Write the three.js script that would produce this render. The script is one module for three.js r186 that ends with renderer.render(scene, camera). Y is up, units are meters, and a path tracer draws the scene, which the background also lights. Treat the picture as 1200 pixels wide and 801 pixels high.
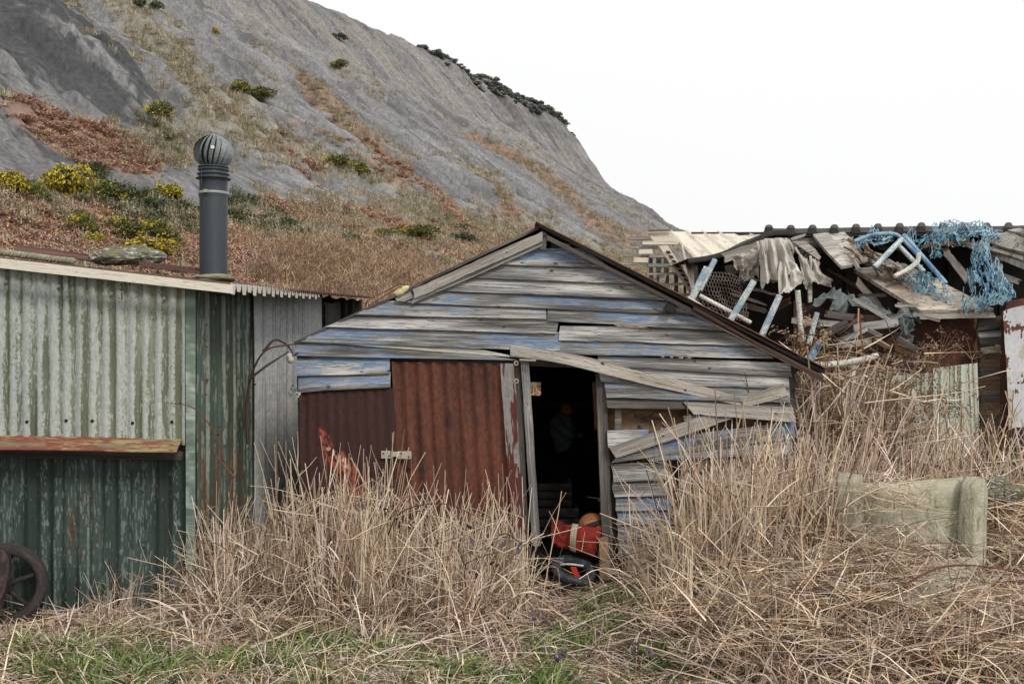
import * as THREE from 'three';
import { mergeGeometries } from 'three/addons/utils/BufferGeometryUtils.js';
import { RoundedBoxGeometry } from 'three/addons/geometries/RoundedBoxGeometry.js';

/* ---------- camera, sky, sun, exposure ---------- */
const scene = new THREE.Scene();
const F = 1167, CX = 600, CY = 400.5, EYE = 1.7;            // lens: 35 mm on full frame, held level at eye height
const camera = new THREE.PerspectiveCamera(2 * Math.atan(CY / F) * 180 / Math.PI, 1200 / 801, 0.1, 6000);
camera.position.set(0, EYE, 0);
camera.lookAt(0, EYE, -10);
const renderer = new THREE.WebGLRenderer({ antialias: true });
renderer.toneMapping = THREE.LinearToneMapping;
renderer.toneMappingExposure = 1.25;
renderer.shadowMap.enabled = true;
{ // bright overcast: an even white layer, a touch brighter overhead, very faint cloud structure
  const W = 128, H = 64, a = new Float32Array(W * H * 4);
  for (let j = 0; j < H; j++) for (let i = 0; i < W; i++) {
    const el = ((j + 0.5) / H - 0.5) * Math.PI, up = Math.max(0, Math.sin(el)), az = i / W * Math.PI * 2;
    const c = 0.008 * Math.sin(az * 5 + 3 * el) * Math.sin(el * 9 + az * 2);
    const L = 0.77 + 0.13 * up + c, k = (j * W + i) * 4;
    a[k] = L * 0.992; a[k + 1] = L * 0.994; a[k + 2] = L; a[k + 3] = 1;
  }
  const sky = new THREE.DataTexture(a, W, H, THREE.RGBAFormat, THREE.FloatType);
  sky.mapping = THREE.EquirectangularReflectionMapping; sky.magFilter = THREE.LinearFilter; sky.minFilter = THREE.LinearFilter; sky.needsUpdate = true;
  scene.background = sky; scene.environment = sky;
}
const sun = new THREE.DirectionalLight(0xfff6ea, 1.5);       // the veiled sun, behind the camera and to the right
sun.name = 'veiled_sun';
sun.position.set(9, 16, 8); sun.target.position.set(0, 0, -9);
sun.castShadow = true; sun.shadow.radius = 26;
sun.shadow.camera.left = -40; sun.shadow.camera.right = 40; sun.shadow.camera.top = 40; sun.shadow.camera.bottom = -40; sun.shadow.camera.far = 120;
sun.shadow.mapSize.set(2048, 2048);
scene.add(sun, sun.target);

/* ---------- helpers ---------- */
const V = (x, y, z) => new THREE.Vector3(x, y, z);
const P = (px, py, d) => V((px - CX) * d / F, EYE - (py - CY) * d / F, -d);
const clamp = (x, a = 0, b = 1) => Math.min(b, Math.max(a, x));
const mix = (a, b, t) => a + (b - a) * t;
const sstep = (a, b, x) => { const t = clamp((x - a) / (b - a)); return t * t * (3 - 2 * t); };
const mix3 = (a, b, t) => [a[0] + (b[0] - a[0]) * t, a[1] + (b[1] - a[1]) * t, a[2] + (b[2] - a[2]) * t];
function rng(seed) { let s = seed | 0; const f = () => { s = (s + 0x6d2b79f5) | 0; let t = Math.imul(s ^ (s >>> 15), 1 | s); t = (t + Math.imul(t ^ (t >>> 7), 61 | t)) ^ t; return ((t ^ (t >>> 14)) >>> 0) / 4294967296; }; f.r = (a, b) => a + (b - a) * f(); f.g = () => (f() + f() + f() + f() - 2) * 1.0; return f; }
function hash(ix, iy, seed) { let h = Math.imul(ix, 374761393) ^ Math.imul(iy, 668265263) ^ Math.imul(seed, 1442695041); h = Math.imul(h ^ (h >>> 13), 1274126177); h ^= h >>> 16; h = Math.imul(h, 2246822519); h ^= h >>> 13; return (h >>> 0) / 4294967296; }
function vn(x, y, seed) { const ix = Math.floor(x), iy = Math.floor(y); let fx = x - ix, fy = y - iy; fx = fx * fx * (3 - 2 * fx); fy = fy * fy * (3 - 2 * fy); const a = hash(ix, iy, seed), b = hash(ix + 1, iy, seed), c = hash(ix, iy + 1, seed), d = hash(ix + 1, iy + 1, seed); return a + (b - a) * fx + (c - a) * fy + (a - b - c + d) * fx * fy; }
function fbm(x, y, seed, oct = 4) { let s = 0, a = 0.5, n = 0; for (let i = 0; i < oct; i++) { s += a * vn(x, y, seed + i * 17); n += a; x = x * 2.03 + 7.1; y = y * 2.03 + 3.7; a *= 0.5; } return s / n; }
// a computed texture: fn(u, v, i, j) gives [r, g, b, height, roughness] with sRGB 0..255 colour, height and roughness 0..1
function texture(w, h, fn, opt = {}) {
  const own = opt.bump ?? w * h > 600000, c = new Uint8Array(w * h * 4), b = new Uint8Array(w * h * 4), al = opt.alpha ? new Uint8Array(w * h * 4) : null;
  for (let j = 0; j < h; j++) for (let i = 0; i < w; i++) {
    const o = fn((i + 0.5) / w, (j + 0.5) / h, i, j), k = (j * w + i) * 4;
    c[k] = clamp(o[0], 0, 255); c[k + 1] = clamp(o[1], 0, 255); c[k + 2] = clamp(o[2], 0, 255); c[k + 3] = 255;
    const hh = clamp((o[3] ?? 0.5) * 255, 0, 255); b[k] = b[k + 1] = b[k + 2] = hh; b[k + 3] = 255;
    if (al) { const q = clamp((o[4] ?? 1) * 255, 0, 255); al[k] = al[k + 1] = al[k + 2] = q; al[k + 3] = 255; }
  }
  const mk = (d, srgb) => { const t = new THREE.DataTexture(d, w, h, THREE.RGBAFormat); t.magFilter = THREE.LinearFilter; t.minFilter = THREE.LinearMipmapLinearFilter; t.generateMipmaps = true; t.wrapS = t.wrapT = opt.clamp ? THREE.ClampToEdgeWrapping : THREE.RepeatWrapping; if (srgb) t.colorSpace = THREE.SRGBColorSpace; t.needsUpdate = true; return t; };
  return { map: mk(c, true), bumpMap: own ? mk(b, false) : null, alphaMap: al ? mk(al, false) : null };
}
let fineBumpTex = null;                                      // one fine speckle of relief that the smaller materials share
function fineBump() { return fineBumpTex ??= texture(256, 256, (u, v) => { const q = fbm(u * 36, v * 36, 7, 4); return [0, 0, 0, q]; }, { bump: true }).bumpMap; }
function mat(tex, opt = {}) {
  const { bump = 0.003, ...rest } = opt;
  const p = { roughness: 0.9, metalness: 0, side: THREE.DoubleSide, ...rest };
  if (tex) { p.map = tex.map; p.bumpMap = tex.bumpMap ?? fineBump(); p.bumpScale = bump; if (tex.alphaMap) { p.alphaMap = tex.alphaMap; p.alphaTest = 0.5; } }
  return new THREE.MeshStandardMaterial(p);
}
const flat = (r, g, b, rough = 0.85, o = {}) => new THREE.MeshStandardMaterial({ color: new THREE.Color().setRGB(r / 255, g / 255, b / 255, THREE.SRGBColorSpace), roughness: rough, side: THREE.DoubleSide, ...o });
const taken = new Map();
function numbered(name) { const n = taken.get(name) ?? 0; taken.set(name, n + 1); return n ? name + '_' + String(n).padStart(3, '0') : name; }
function tag(o, label, category, group, kind) { if (label) o.userData.label = label; if (category) o.userData.category = category; if (group) o.userData.group = group; if (kind) o.userData.kind = kind; return o; }
function mesh(name, geo, material, parent) {
  const m = new THREE.Mesh(geo, material); m.castShadow = m.receiveShadow = true;
  if (parent) { m.name = name; parent.add(m); } else { m.name = numbered(name); scene.add(m); }
  return m;
}
function thing(name, label, category, at, group) { const g = new THREE.Group(); g.name = numbered(name); if (at) g.position.copy(at); scene.add(g); return tag(g, label, category, group); }
// Parts are shaped at their place in the world and then stated relative to their thing's base.
function part(name, geo, material, parent) { const g = geo.clone(); let p = parent, o = V(0, 0, 0); while (p && p !== scene) { o.add(p.position); p = p.parent; } g.translate(-o.x, -o.y, -o.z); return mesh(name, g, material, parent); }
const bil = (q, u, v) => { const a = q[0].clone().lerp(q[1], u), b = q[3].clone().lerp(q[2], u); return a.lerp(b, v); };   // q: top left, top right, bottom right, bottom left; v runs down
function qnormal(q) { const a = q[1].clone().sub(q[0]).add(q[2].clone().sub(q[3])), b = q[0].clone().sub(q[3]).add(q[1].clone().sub(q[2])); return a.cross(b).normalize(); }
// a thin sheet over a quad with relief disp(u, v) along its normal
function sheet(q, nx, ny, disp, opt = {}) {
  const n = qnormal(q), pos = [], uv = [], idx = [];
  for (let j = 0; j <= ny; j++) for (let i = 0; i <= nx; i++) {
    const u = i / nx; let v = j / ny;
    if (opt.top) v = mix(opt.top(u), opt.bottom ? opt.bottom(u) : 1, v); else if (opt.bottom) v = v * opt.bottom(u);
    const p = bil(q, u, v).addScaledVector(n, disp ? disp(u, v) : 0);
    pos.push(p.x, p.y, p.z); uv.push(u * (opt.ru ?? 1), (1 - v) * (opt.rv ?? 1));
  }
  for (let j = 0; j < ny; j++) for (let i = 0; i < nx; i++) { const a = j * (nx + 1) + i, b = a + 1, c = a + nx + 1, d = c + 1; idx.push(a, c, b, b, c, d); }
  const g = new THREE.BufferGeometry(); g.setAttribute('position', new THREE.Float32BufferAttribute(pos, 3)); g.setAttribute('uv', new THREE.Float32BufferAttribute(uv, 2)); g.setIndex(idx); g.computeVertexNormals(); return g;
}
const corrugated = (q, n, amp, ny = 6, opt = {}) => sheet(q, n * 8, ny, (u, v) => amp * Math.cos(u * n * 2 * Math.PI) + (opt.dent ? opt.dent(u, v) : 0), opt);
// a plank: a quad with thickness, worn edges and a slight warp; lift pushes its lower edge out (lapped boards)
let plankSeed = 100;
function plank(q, opt = {}) {
  const { th = 0.02, lift = 0, rag = 0.003, warp = 0.004, uLen = 3, v0 = 0.04, v1 = 0.96 } = opt, seed = opt.seed ?? plankSeed++;
  const n = qnormal(q), L = q[0].distanceTo(q[1]) * 0.5 + q[3].distanceTo(q[2]) * 0.5, nx = opt.nx ?? Math.max(4, Math.min(60, Math.round(L / 0.05)));
  const uL = Math.max(uLen, L * 1.03), u0 = (opt.u0 ?? hash(seed, 3, 9)) * (1 - L / uL), fr = [], bk = [], R = [0, 0.5, 1];
  const edge = (u, k) => (fbm(u * L * 7, k * 9.1, seed, 3) - 0.5) * 2 + (vn(u * L * 31, k * 3.3, seed + 5) > 0.86 ? 0.9 : 0);
  for (let i = 0; i <= nx; i++) {
    const u = i / nx, w = (fbm(u * L * 1.6, 0.3, seed + 9, 2) - 0.5) * 2 * warp, a = [], b = [];
    for (const v of R) {
      let uu = u; if (i === 0) uu += (hash(seed, Math.round(v * 9), 1) - 0.3) * (opt.endRag ?? 0.006) / L; if (i === nx) uu -= (hash(seed, Math.round(v * 9), 2) - 0.3) * (opt.endRag ?? 0.006) / L;
      const p = bil(q, uu, v), dn = bil(q, uu, 1).sub(bil(q, uu, 0)).normalize();
      if (v === 0) p.addScaledVector(dn, Math.max(-0.4, edge(u, 1)) * rag); if (v === 1) p.addScaledVector(dn, -Math.max(-0.4, edge(u, 2)) * rag);
      p.addScaledVector(n, w + lift * v); b.push(p.clone()); a.push(p.addScaledVector(n, th));
    }
    fr.push(a); bk.push(b);
  }
  const pos = [], uv = [];
  const quad = (A, B, C, D, ua, ub) => { for (const [p, t] of [[A, ua[0]], [D, ua[3]], [B, ua[1]], [B, ua[1]], [D, ua[3]], [C, ua[2]]]) { pos.push(p.x, p.y, p.z); uv.push(t[0], t[1]); } };
  const T = (i, v) => [u0 + i / nx * L / uL, mix(v1, v0, v)];
  for (let i = 0; i < nx; i++) {
    for (let r = 0; r < 2; r++) { quad(fr[i][r], fr[i + 1][r], fr[i + 1][r + 1], fr[i][r + 1], [T(i, R[r]), T(i + 1, R[r]), T(i + 1, R[r + 1]), T(i, R[r + 1])]); quad(bk[i + 1][r], bk[i][r], bk[i][r + 1], bk[i + 1][r + 1], [T(i + 1, R[r]), T(i, R[r]), T(i, R[r + 1]), T(i + 1, R[r + 1])]); }
    quad(bk[i][0], bk[i + 1][0], fr[i + 1][0], fr[i][0], [T(i, 0), T(i + 1, 0), T(i + 1, 0.12), T(i, 0.12)]);
    quad(fr[i][2], fr[i + 1][2], bk[i + 1][2], bk[i][2], [T(i, 0.9), T(i + 1, 0.9), T(i + 1, 1), T(i, 1)]);
  }
  for (let r = 0; r < 2; r++) { quad(bk[0][r], fr[0][r], fr[0][r + 1], bk[0][r + 1], [T(0, R[r]), T(0.3, R[r]), T(0.3, R[r + 1]), T(0, R[r + 1])]); quad(fr[nx][r], bk[nx][r], bk[nx][r + 1], fr[nx][r + 1], [T(nx, R[r]), T(nx + 0.3, R[r]), T(nx + 0.3, R[r + 1]), T(nx, R[r + 1])]); }
  const g = new THREE.BufferGeometry(); g.setAttribute('position', new THREE.Float32BufferAttribute(pos, 3)); g.setAttribute('uv', new THREE.Float32BufferAttribute(uv, 2)); g.computeVertexNormals(); return g;
}
const Q = (d, ...c) => c.map(([x, y, dd]) => P(x, y, dd ?? d));
// a beam between two points with a rectangular section
function beam(a, b, w, h, opt = {}) {
  const dir = b.clone().sub(a).normalize(), side = Math.abs(dir.y) > 0.95 ? V(1, 0, 0) : V(0, 1, 0).cross(dir).normalize().negate(); const up = side.clone().cross(dir).normalize(); if (up.y < 0) up.negate();
  const s = dir.clone().cross(up).normalize(), o = s.clone().multiplyScalar(-w / 2), q = [a.clone().addScaledVector(up, h / 2).add(o), b.clone().addScaledVector(up, h / 2).add(o), b.clone().addScaledVector(up, -h / 2).add(o), a.clone().addScaledVector(up, -h / 2).add(o)];
  return plank(q, { th: w, ...opt });
}
// a round rod along points; radius may taper
function rod(pts, r0, r1 = r0, radial = 8, seg = null, closed = true) {
  const curve = pts.length > 2 ? new THREE.CatmullRomCurve3(pts, false, 'centripetal') : new THREE.LineCurve3(pts[0], pts[1]); const n = seg ?? (pts.length > 2 ? (pts.length - 1) * 5 : 1);
  const fr = curve.computeFrenetFrames(n, false), pos = [], uv = [], idx = [], L = curve.getLength();
  for (let i = 0; i <= n; i++) { const p = curve.getPointAt(i / n), r = mix(r0, r1, i / n); for (let k = 0; k <= radial; k++) { const a = k / radial * Math.PI * 2, c = Math.cos(a) * r, s = Math.sin(a) * r; pos.push(p.x + fr.normals[i].x * c + fr.binormals[i].x * s, p.y + fr.normals[i].y * c + fr.binormals[i].y * s, p.z + fr.normals[i].z * c + fr.binormals[i].z * s); uv.push(i / n * L * 2, k / radial); } }
  for (let i = 0; i < n; i++) for (let k = 0; k < radial; k++) { const a = i * (radial + 1) + k, b = a + 1, c = a + radial + 1, d = c + 1; idx.push(a, b, c, b, d, c); }
  if (closed) for (const [i, f] of [[0, 1], [n, 0]]) { const p = curve.getPointAt(i / n), m = pos.length / 3; pos.push(p.x, p.y, p.z); uv.push(0, 0); const b = i * (radial + 1); for (let k = 0; k < radial; k++) f ? idx.push(m, b + k + 1, b + k) : idx.push(m, b + k, b + k + 1); }
  const g = new THREE.BufferGeometry(); g.setAttribute('position', new THREE.Float32BufferAttribute(pos, 3)); g.setAttribute('uv', new THREE.Float32BufferAttribute(uv, 2)); g.setIndex(idx); g.computeVertexNormals(); return g;
}
const strip = (g) => { const o = g.index ? g.toNonIndexed() : g; for (const k of Object.keys(o.attributes)) if (!['position', 'normal', 'uv', 'color'].includes(k)) o.deleteAttribute(k); return o; };
const merge = (list) => mergeGeometries(list.map(strip));

/* ---------- the lie of the land ---------- */
// t runs along the clifftop (away to the right), s runs inland across it; the cliff edge is s = 0
const E0 = [0.474, -0.881], N0 = [-0.881, -0.474], C0 = [-31, -170];
const toTS = (x, z) => [E0[0] * (x - C0[0]) + E0[1] * (z - C0[1]), N0[0] * (x - C0[0]) + N0[1] * (z - C0[1])];
const toXZ = (t, s) => [C0[0] + E0[0] * t + N0[0] * s, C0[1] + E0[1] * t + N0[1] * s];
const PROF = [[-200, -9], [-125, -3], [-112, 0], [-99, 0], [-90, 1.9], [-80, 5.4], [-68, 10], [-50, 20.5], [-30, 33], [-14, 44.5], [-3, 56.5], [2, 60], [12, 61.5], [60, 64], [400, 66]];
function prof(s) { let i = 0; while (i < PROF.length - 2 && s > PROF[i + 1][0]) i++; const [a, b] = [PROF[i], PROF[i + 1]]; return mix(a[1], b[1], clamp((s - a[0]) / (b[0] - a[0]))); }
const profS = (s) => (prof(s - 2) + prof(s) * 2 + prof(s + 2)) / 4;
const SPUR = [[-120, -104], [-100, -86], [-80, -72], [-60, -70]];
function landTS(t, s) {
  let h = profS(s);
  const cl = sstep(-72, -55, s) * (1 - sstep(-6, 6, s)), far = sstep(80, 92, t + 6 * (fbm(s * 0.07, 3.3, 5, 3) - 0.5));
  if (far > 0) h = Math.min(h, mix(h, -6, far * sstep(86, 135, t)) );
  // gullies down the fall line, benches across it, and small slips
  h += cl * ((fbm(t * 0.16, s * 0.035, 11, 4) - 0.5) * 5.2 + (fbm(t * 0.6, s * 0.10, 12, 3) - 0.5) * 1.5 + (fbm(t * 0.25, s * 0.3, 13, 4) - 0.5) * 1.6);
  h += sstep(-96, -80, s) * (1 - cl) * ((fbm(t * 0.12, s * 0.12, 14, 4) - 0.5) * 2.2);
  h -= 5 * sstep(20, 75, t) * sstep(0, -16, s) * sstep(-90, -60, s);
  // the nearer dark spur on the left stands out from the face
  const edge = -94 + (s + 68) * 0.45 + 2.5 * (fbm(s * 0.2, 1.7, 15, 3) - 0.5);
  h += cl * 3.2 * (1 - sstep(edge - 2.5, edge + 1.5, t));
  return h;
}
const land = (x, z) => { const [t, s] = toTS(x, z); return landTS(t, s); };
function ray(px, py, from = 12) { for (let d = from; d < 420; d += 0.25) { const p = P(px, py, d); if (p.y < land(p.x, p.z)) return p; } return null; }

/* ---------- land: hillside, ground, sea ---------- */
const seg2 = (t, s, pts) => { let m = 1e9; for (let i = 0; i + 1 < pts.length; i++) { const [ax, ay] = pts[i], [bx, by] = pts[i + 1], dx = bx - ax, dy = by - ay, k = clamp(((t - ax) * dx + (s - ay) * dy) / (dx * dx + dy * dy)); m = Math.min(m, Math.hypot(t - ax - dx * k, s - ay - dy * k)); } return m; };
// which plants grow where: amounts 0..1 of bracken, dead grass, green turf; the rest is bare shale
function cover(t, s) {
  const n = fbm(t * 0.35, s * 0.16, 31, 4), m = fbm(t * 0.9, s * 0.5, 33, 4), e = -94 + (s + 68) * 0.45;
  let br = 0, gr = 0, gn = 0;
  const apron = sstep(-66, -71, s + (n - 0.5) * 8 + 5.5 * sstep(e + 4, e - 2, t));
  br = apron * (1 - sstep(-62, -48, t)) * sstep(0.36, 0.5, m * 0.55 + fbm(t * 0.12, s * 0.1, 37, 3) * 0.55);
  gr = apron * (1 - br * 0.6) * 0.9 * (1 - sstep(-45, -25, t));
  const band = (d, w) => 1 - sstep(w * 0.55, w * 1.2, d + (n - 0.5) * w * 2.2);
  gr = Math.max(gr, band(Math.abs(t - e - 9), 3.6) * sstep(-64, -58, s) * 0.95, band(seg2(t, s, [[-82, -57], [-75, -58], [-69, -61]]), 3.4), band(seg2(t, s, [[-98, -66], [-92, -65]]), 1.6) * 0.7);
  gr = Math.max(gr, sstep(0.5, 0.62, n + sstep(-26, -4, s) * 0.1) * sstep(-32, -14, s) * (1 - sstep(20, 60, t)) * 0.5, sstep(0.6, 0.68, n) * sstep(-68, -45, s) * 0.55, sstep(-58, -67, s + (n - 0.5) * 14) * sstep(-84, -72, t) * 0.85);
  br = Math.max(br, band(seg2(t, s, [[-46, -33], [-50, -38], [-53, -46], [-57, -54], [-67, -66]]), 1.7), band(seg2(t, s, [[1, -27], [4, -36], [-3, -45], [-14, -57]]), 3.6) * 0.95, band(seg2(t, s, [[-104, -65.5], [-100, -66]]), 1.7), band(seg2(t, s, [[-47, -60], [-40, -55], [-34, -48]]), 1.0) * 0.9);
  br = Math.max(br, sstep(0.57, 0.66, fbm(t * 0.3, s * 0.2, 41, 4)) * sstep(-26, -8, s) * (1 - sstep(10, 40, t)) * 0.3, sstep(0.62, 0.68, fbm(t * 0.4, s * 0.25, 44, 4)) * sstep(-40, -62, s) * sstep(-88, -80, t) * 0.8);
  gn = sstep(0.62, 0.72, fbm(t * 0.22, s * 0.2, 47, 4)) * (1 - sstep(-66, -62, s)) * sstep(-55, -66, s) * (1 - br * 0.5);
  return [br, gr, gn];
}
{
  const T0 = Math.sqrt(3), T1 = Math.sqrt(262), S0 = -101, S1 = 16, NX = 720, NY = 420, pos = [], uv = [], idx = [];
  for (let j = 0; j <= NY; j++) for (let i = 0; i <= NX; i++) {
    const t = mix(T0, T1, i / NX) ** 2 - 135, s = mix(S0, S1, j / NY), [x, z] = toXZ(t, s);
    const fine = sstep(-70, -60, s) * ((fbm(t * 2.0, s * 0.8, 51, 4) - 0.5) * 0.45 - 0.55 * (1 - Math.abs(fbm(t * 0.8, s * 0.09, 53, 3) - 0.5) * 5) * sstep(0.4, 0.1, Math.abs(fbm(t * 0.8, s * 0.09, 53, 3) - 0.5) * 5));
    pos.push(x, landTS(t, s) + fine - 0.05 * (1 - sstep(-101, -97, s)), z); uv.push(i / NX, j / NY);
  }
  for (let j = 0; j < NY; j++) for (let i = 0; i < NX; i++) { const a = j * (NX + 1) + i, b = a + 1, c = a + NX + 1, d = c + 1; idx.push(a, b, c, b, d, c); }
  const g = new THREE.BufferGeometry(); g.setAttribute('position', new THREE.Float32BufferAttribute(pos, 3)); g.setAttribute('uv', new THREE.Float32BufferAttribute(uv, 2)); g.setIndex(idx); g.computeVertexNormals();
  const tx = texture(1920, 1344, (u, v) => {
    const t = mix(T0, T1, u) ** 2 - 135, s = mix(S0, S1, v);
    const st = fbm(t * 1.1, s * 0.10, 61, 4), f1 = fbm(t * 2.6, s * 1.9, 62, 4), f2 = fbm(t * 8, s * 7, 63, 3), big = fbm(t * 0.13, s * 0.09, 64, 3);
    const e = -94 + (s + 68) * 0.45;
    const f3 = fbm(t * 19, s * 12, 69, 2), rill = 1 - sstep(0.0, 0.05, Math.abs(fbm(t * 1.6, s * 0.13, 70, 3) - 0.5));
    let g0 = 116 + (st - 0.5) * 56 + (f1 - 0.5) * 34 + (f2 - 0.5) * 44 + (f3 - 0.5) * 40 + (big - 0.5) * 26 - rill * 12;
    let c = [g0 * 1.0, g0 * 0.995, g0 * 1.005];
    // strata on the far upper face
    const sa = sstep(-34, -20, s) * sstep(0, 40, t) * 0.5, h = sa > 0 ? landTS(t, s) : 0, str = vn(h * 1.3 + (big - 0.5) * 4, t * 0.03, 66);
    c = mix3(c, [c[0] * 1.02, c[1] * 0.99, c[2] * 0.96], sa); c = c.map((x) => x * (1 + (str - 0.5) * 0.5 * sa));
    // wet dark shale on the near spur
    const dk = sstep(e + 1, e - 2, t) * sstep(0.44, 0.56, fbm(t * 0.45, s * 0.12, 67, 4) * 0.6 + f1 * 0.4 + 0.22 * (1 - sstep(3, 8, seg2(t, s, [[-80, -34], [-88, -46], [-96, -58]]))) - 0.06);
    c = mix3(c, [40 + f2 * 38, 43 + f2 * 38, 44 + f2 * 37], dk * 0.9);
    const dk2 = sstep(0.6, 0.68, fbm(t * 0.5, s * 0.18, 68, 4) * 0.7 + f1 * 0.3); c = mix3(c, [78, 77, 80], dk2 * 0.6);
    const [br, gr, gn] = cover(t, s), k = f1 * 0.5 + f2 * 0.5;
    const cut = (a, w = 0.28) => sstep(0.5 - w, 0.5 + w, a + (k - 0.5) * 0.9);
    c = mix3(c, mix3([104, 101, 92], [164, 159, 144], k + (f3 - 0.5)), cut(gr) * 0.8);
    c = mix3(c, mix3([64, 70, 42], [110, 112, 70], k), cut(gn) * 0.75);
    c = mix3(c, mix3([114, 92, 80], [164, 136, 120], k), cut(br) * 0.9);
    return [c[0], c[1], c[2], f2 * 0.4 + f1 * 0.3 + f3 * 0.3];
  }, { clamp: true });
  tag(mesh('hillside', g, mat(tx, { bump: 0.25, roughness: 0.95 })), 'steep grey shale cliff with bracken and dead grass', 'hillside', null, 'structure');
}
const litter = texture(1024, 1024, (u, v) => {
  const n = fbm(u * 9, v * 9, 71, 4), f = fbm(u * 160, v * 60, 72, 4), q = fbm(u * 60, v * 160, 73, 4), k = f * 0.5 + q * 0.5;
  let c = mix3([40, 33, 26], [118, 101, 80], sstep(0.4, 0.65, k)); c = mix3(c, [84, 82, 54], sstep(0.5, 0.7, n) * 0.35); return [...c, k];
});
const groundNoise = (x, z) => (fbm(x * 0.9, z * 0.9, 81, 3) - 0.5) * 0.10 + (fbm(x * 4, z * 4, 82, 2) - 0.5) * 0.03;
const gy = (x, z) => { const r = Math.hypot(x, z + 7); return land(x, z) + groundNoise(x, z) * (1 - sstep(9, 14, r)); };
{
  const NR = 150, NA = 220, pos = [], uv = [], idx = [];
  for (let j = 0; j <= NR; j++) for (let i = 0; i <= NA; i++) {
    const r = j === 0 ? 0 : 0.3 * Math.exp(j / NR * Math.log(900 / 0.3)), a = i / NA * Math.PI * 2, x = Math.sin(a) * r, z = -6 - Math.cos(a) * r, [t, s] = toTS(x, z);
    const under = (sstep(-98.5, -96.5, s) * 0.6 + sstep(-97, -80, s) * 4) * sstep(-131, -126, t);
    pos.push(x, (r > 420 ? Math.min(-8, land(x, z)) : gy(x, z)) - under, z); uv.push(x / 1.6, z / 1.6);
  }
  for (let j = 0; j < NR; j++) for (let i = 0; i < NA; i++) { const a = j * (NA + 1) + i, b = a + 1, c = a + NA + 1, d = c + 1; idx.push(a, c, b, b, c, d); }
  const g = new THREE.BufferGeometry(); g.setAttribute('position', new THREE.Float32BufferAttribute(pos, 3)); g.setAttribute('uv', new THREE.Float32BufferAttribute(uv, 2)); g.setIndex(idx); g.computeVertexNormals();
  tag(mesh('ground', g, mat(litter, { bump: 0.02, roughness: 1 })), 'earth strewn with dead grass round the sheds', 'ground', null, 'structure');
  const sg = new THREE.CircleGeometry(1000, 64); sg.rotateX(-Math.PI / 2); sg.translate(0, -5, 0);
  tag(mesh('sea', sg, flat(86, 98, 104, 0.25)), 'grey sea beyond the sheds', 'sea', null, 'structure');
}

/* ---------- plants on the hillside ---------- */
const lin = (r, g, b) => { const c = new THREE.Color().setRGB(r / 255, g / 255, b / 255, THREE.SRGBColorSpace); return [c.r, c.g, c.b]; };
class Tris { constructor() { this.p = []; this.c = []; } tri(a, b, c, col) { this.p.push(a.x, a.y, a.z, b.x, b.y, b.z, c.x, c.y, c.z); for (let i = 0; i < 3; i++) this.c.push(col[0], col[1], col[2]); }
  quad(a, b, c, d, col) { this.tri(a, b, c, col); this.tri(a, c, d, col); }
  geo() { const g = new THREE.BufferGeometry(); g.setAttribute('position', new THREE.Float32BufferAttribute(this.p, 3)); g.setAttribute('color', new THREE.Float32BufferAttribute(this.c, 3)); g.computeVertexNormals(); return g; } }
const leafy = new THREE.MeshStandardMaterial({ vertexColors: true, roughness: 0.95, side: THREE.DoubleSide });
const leafyTint = leafy;
function instanced(name, geo, material, mats, cols, label, category) {
  const m = new THREE.InstancedMesh(geo, material, mats.length); m.name = numbered(name); m.castShadow = m.receiveShadow = true;
  mats.forEach((q, i) => m.setMatrixAt(i, q)); if (cols) cols.forEach((c, i) => m.setColorAt(i, c)); scene.add(m);
  return tag(m, label, category, null, 'stuff');
}
const pose = (p, yaw, s, sy = s, tiltX = 0, tiltZ = 0) => new THREE.Matrix4().compose(p, new THREE.Quaternion().setFromEuler(new THREE.Euler(tiltX, yaw, tiltZ, 'YXZ')), V(s, sy, s));
function brackenClump(seed) {       // dead fronds, arching and flattened
  const R = rng(seed), T = new Tris();
  for (let f = 0; f < 16; f++) {
    const az = R() * 6.28, len = R.r(0.35, 0.75), rise = R.r(0.2, 0.7), col = lin(...mix3(mix3([152, 118, 100], [200, 166, 144], R()), [190, 172, 144], R() < 0.3 ? 0.7 : 0)), dx = Math.cos(az), dz = Math.sin(az), b = V(R.r(-0.25, 0.25), 0, R.r(-0.25, 0.25)), n = 7;
    const at = (k) => V(b.x + dx * len * k, b.y + rise * Math.sin(k * 2.5) * len * 0.9, b.z + dz * len * k);
    for (let i = 0; i < n; i++) { const a = at(i / n), c = at((i + 1) / n), w = 0.10 * (1 - i / n) + 0.02, droop = R.r(-0.06, 0.02); const sx = -dz, sz = dx;
      for (const sg of [-1, 1]) T.tri(a, c, V(a.x + (sx * sg * w) + dx * 0.05, a.y + droop, a.z + sz * sg * w + dz * 0.05), col.map((x) => x * R.r(0.75, 1.2))); }
  }
  return T.geo();
}
function tuftClump(seed, c0, c1, n, h, spread, w) {   // a tussock of narrow blades
  const R = rng(seed), T = new Tris();
  for (let i = 0; i < n; i++) { const az = R() * 6.28, l = h * R.r(0.5, 1), out = R.r(0.2, 0.9) * l, b = V(R.g() * spread, 0, R.g() * spread), col = lin(...mix3(c0, c1, R())), dx = Math.cos(az), dz = Math.sin(az), mid = V(b.x + dx * out * 0.35, l * 0.7, b.z + dz * out * 0.35), tip = V(b.x + dx * out, l * R.r(0.5, 1), b.z + dz * out), s = V(-dz * w, 0, dx * w);
    T.tri(b.clone().add(s), b.clone().sub(s), mid, col); T.tri(mid.clone().add(s), mid.clone().sub(s), tip, col); }
  return T.geo();
}
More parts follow.
